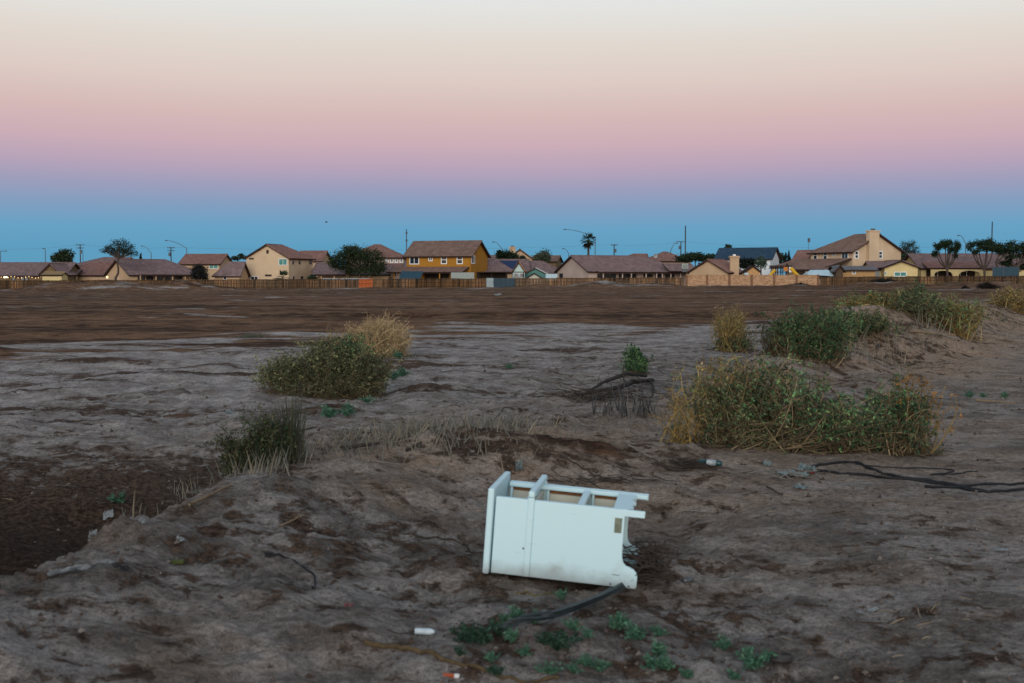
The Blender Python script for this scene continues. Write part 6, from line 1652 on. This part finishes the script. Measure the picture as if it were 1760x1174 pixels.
# small rounded things: each built as a lathe
def lathe(name, label, cat, px, py, prof, mat, rz, parts=(), sink=.0, lying=True, tilt=0.0):
    o = G(px, py); root = thing(name, label, cat, o)
    rmax = max(r_ for _, r_ in prof)
    c, s_ = math.cos(rz), math.sin(rz)
    def mk(pf, nm, mt):
        m = MB()
        if lying: P = [(x_ * c, x_ * s_, rmax - sink + tilt * x_) for x_, _ in pf]
        else: P = [(0, 0, x_ - sink) for x_, _ in pf]
        m.tubes([P], [[r_ for _, r_ in pf]], 14, cap=True); return m.build(nm, mt, root, True)
    mk(prof, 'body', mat)
    for pf, nm, mt in parts: mk(pf, nm, mt)
    return root
lathe('tube_container', 'dark green tube container with silver label lying by the twig bundle', 'container', 1222, 802, [(-.10, .012), (-.098, .024), (.05, .024), (.06, .022), (.085, .02), (.088, .008)], surf('green_plastic', (.008, .05, .055), .35, .15, 20, spec=.5), -.45,
      [([(-.03, .0246), (.045, .0246)], 'label', surf('silver_label', (.34, .38, .40), .35, .4, 60))])
lathe('plastic_bottle', 'small white plastic bottle lying beside the dark weeds', 'bottle', 732, 1094, [(-.046, .004), (-.045, .013), (-.02, .0135), (-.018, .0125), (.0, .0125), (.002, .0135), (.02, .013), (.032, .008), (.036, .008)], surf('white_plastic', (.46, .54, .58), .4, .2, 40, spec=.4), -.1,
      [([(.0365, .0085), (.048, .0085)], 'cap', surf('bottle_cap', (.12, .12, .13)))])
lathe('cigarette_lighter', 'small orange and white lighter lying on the yellow-brown branch', 'lighter', 776, 1166, [(-.032, .003), (-.031, .009), (.012, .009)], surf('orange_lighter', (.45, .10, .04), .4, .1, 20), -.2, [([(.0125, .009), (.03, .009), (.031, .004)], 'head', M['white_trim'])])
lathe('jar_lid', 'dark round lid lying flat beside a green weed', 'lid', 1340, 1134, [(.0, .05), (.004, .055), (.014, .055), (.018, .05)], surf('dark_lid', (.035, .03, .03), .5, .2, 30), 0, lying=False)
lathe('drink_can', 'crushed grey can piece on the track right of the cabinet', 'can', 1182, 1003, [(-.028, .006), (-.026, .013), (.026, .013), (.028, .006)], FOIL, .4)
m = MB(); m.box(-.04, .04, -.015, .015, -.004, .016); o = bev(m.build('small_box', surf('yellow_green_print', (.04, .05, .012), .6, .8, 30)), .003); o.location = G(302, 969); tag(o, 'small dark box with yellow-green print on the berm', 'box')
# loose clods and straw bits lying everywhere near by: too many to count
q = np.random.default_rng(9)
def scatter(n, r0, r1, half):
    r_ = r0 * (r1 / r0) ** q.random(n); a = (q.random(n) - .5) * 2 * rad(half)
    return r_ * np.sin(a), r_ * np.cos(a)
cx, cy = scatter(16000, 3.4, 26, 27)
keep = fbm(cx / 1.1, cy / 1.1, 50, 3) + .12 * q.normal(size=len(cx)) > -.02
cx, cy = cx[keep], cy[keep]; n = len(cx)
sz = (.0025 + .010 * q.random(n) ** 5) * (1 + cy / 16)
oct_ = np.array([(1, 0, 0), (-1, 0, 0), (0, 1, 0), (0, -1, 0), (0, 0, 1), (0, 0, -.6)], float)
V = oct_[None] * (sz[:, None] * (.6 + .8 * q.random((n, 6))))[:, :, None] + np.stack([cx, cy, terrain(cx, cy) + sz * .25], 1)[:, None]
V = V + q.normal(size=V.shape) * sz[:, None, None] * .2
tri = np.array([(0, 2, 4), (2, 1, 4), (1, 3, 4), (3, 0, 4), (2, 0, 5), (1, 2, 5), (3, 1, 5), (0, 3, 5)])
m = MB(); tn = np.array([(.12, .09, .075), (.17, .145, .13), (.06, .042, .032), (.09, .068, .055)])[q.integers(0, 4, n)]
m.add(V.reshape(-1, 3), (tri[None] + (np.arange(n) * 6)[:, None, None]).reshape(-1, 3), np.repeat(tn, 6, 0))
o = m.build('dirt_clods', M['twig']); tag(o, 'loose crumbs and clods of soil strewn over the bare ground', 'clods', kind='stuff')
cx, cy = scatter(1500, 3.6, 22, 26); keep = fbm(cx / 1.6, cy / 1.6, 60, 3) > .0; cx, cy = cx[keep], cy[keep]; n = len(cx)
a = q.random(n) * 6.28; ln = (.015 + .06 * q.random(n) ** 2)
d = np.stack([np.cos(a) * ln, np.sin(a) * ln], 1)
P = np.zeros((n, 3, 3))
for j, f in enumerate((-1, 0, 1)):
    x_ = cx + d[:, 0] * f; y_ = cy + d[:, 1] * f + (f == 0) * .006; P[:, j] = np.stack([x_, y_, terrain(x_, y_) + .006], 1)
m = MB(); m.tubes(P, np.array([.0025, .003, .0015])[None], 3, np.array([(.30, .24, .16), (.10, .075, .055), (.22, .17, .12), (.05, .04, .035)])[q.integers(0, 4, n)])
o = m.build('straw_bits', M['twig']); tag(o, 'bits of straw and twig scattered over the bare ground', 'straw', kind='stuff')
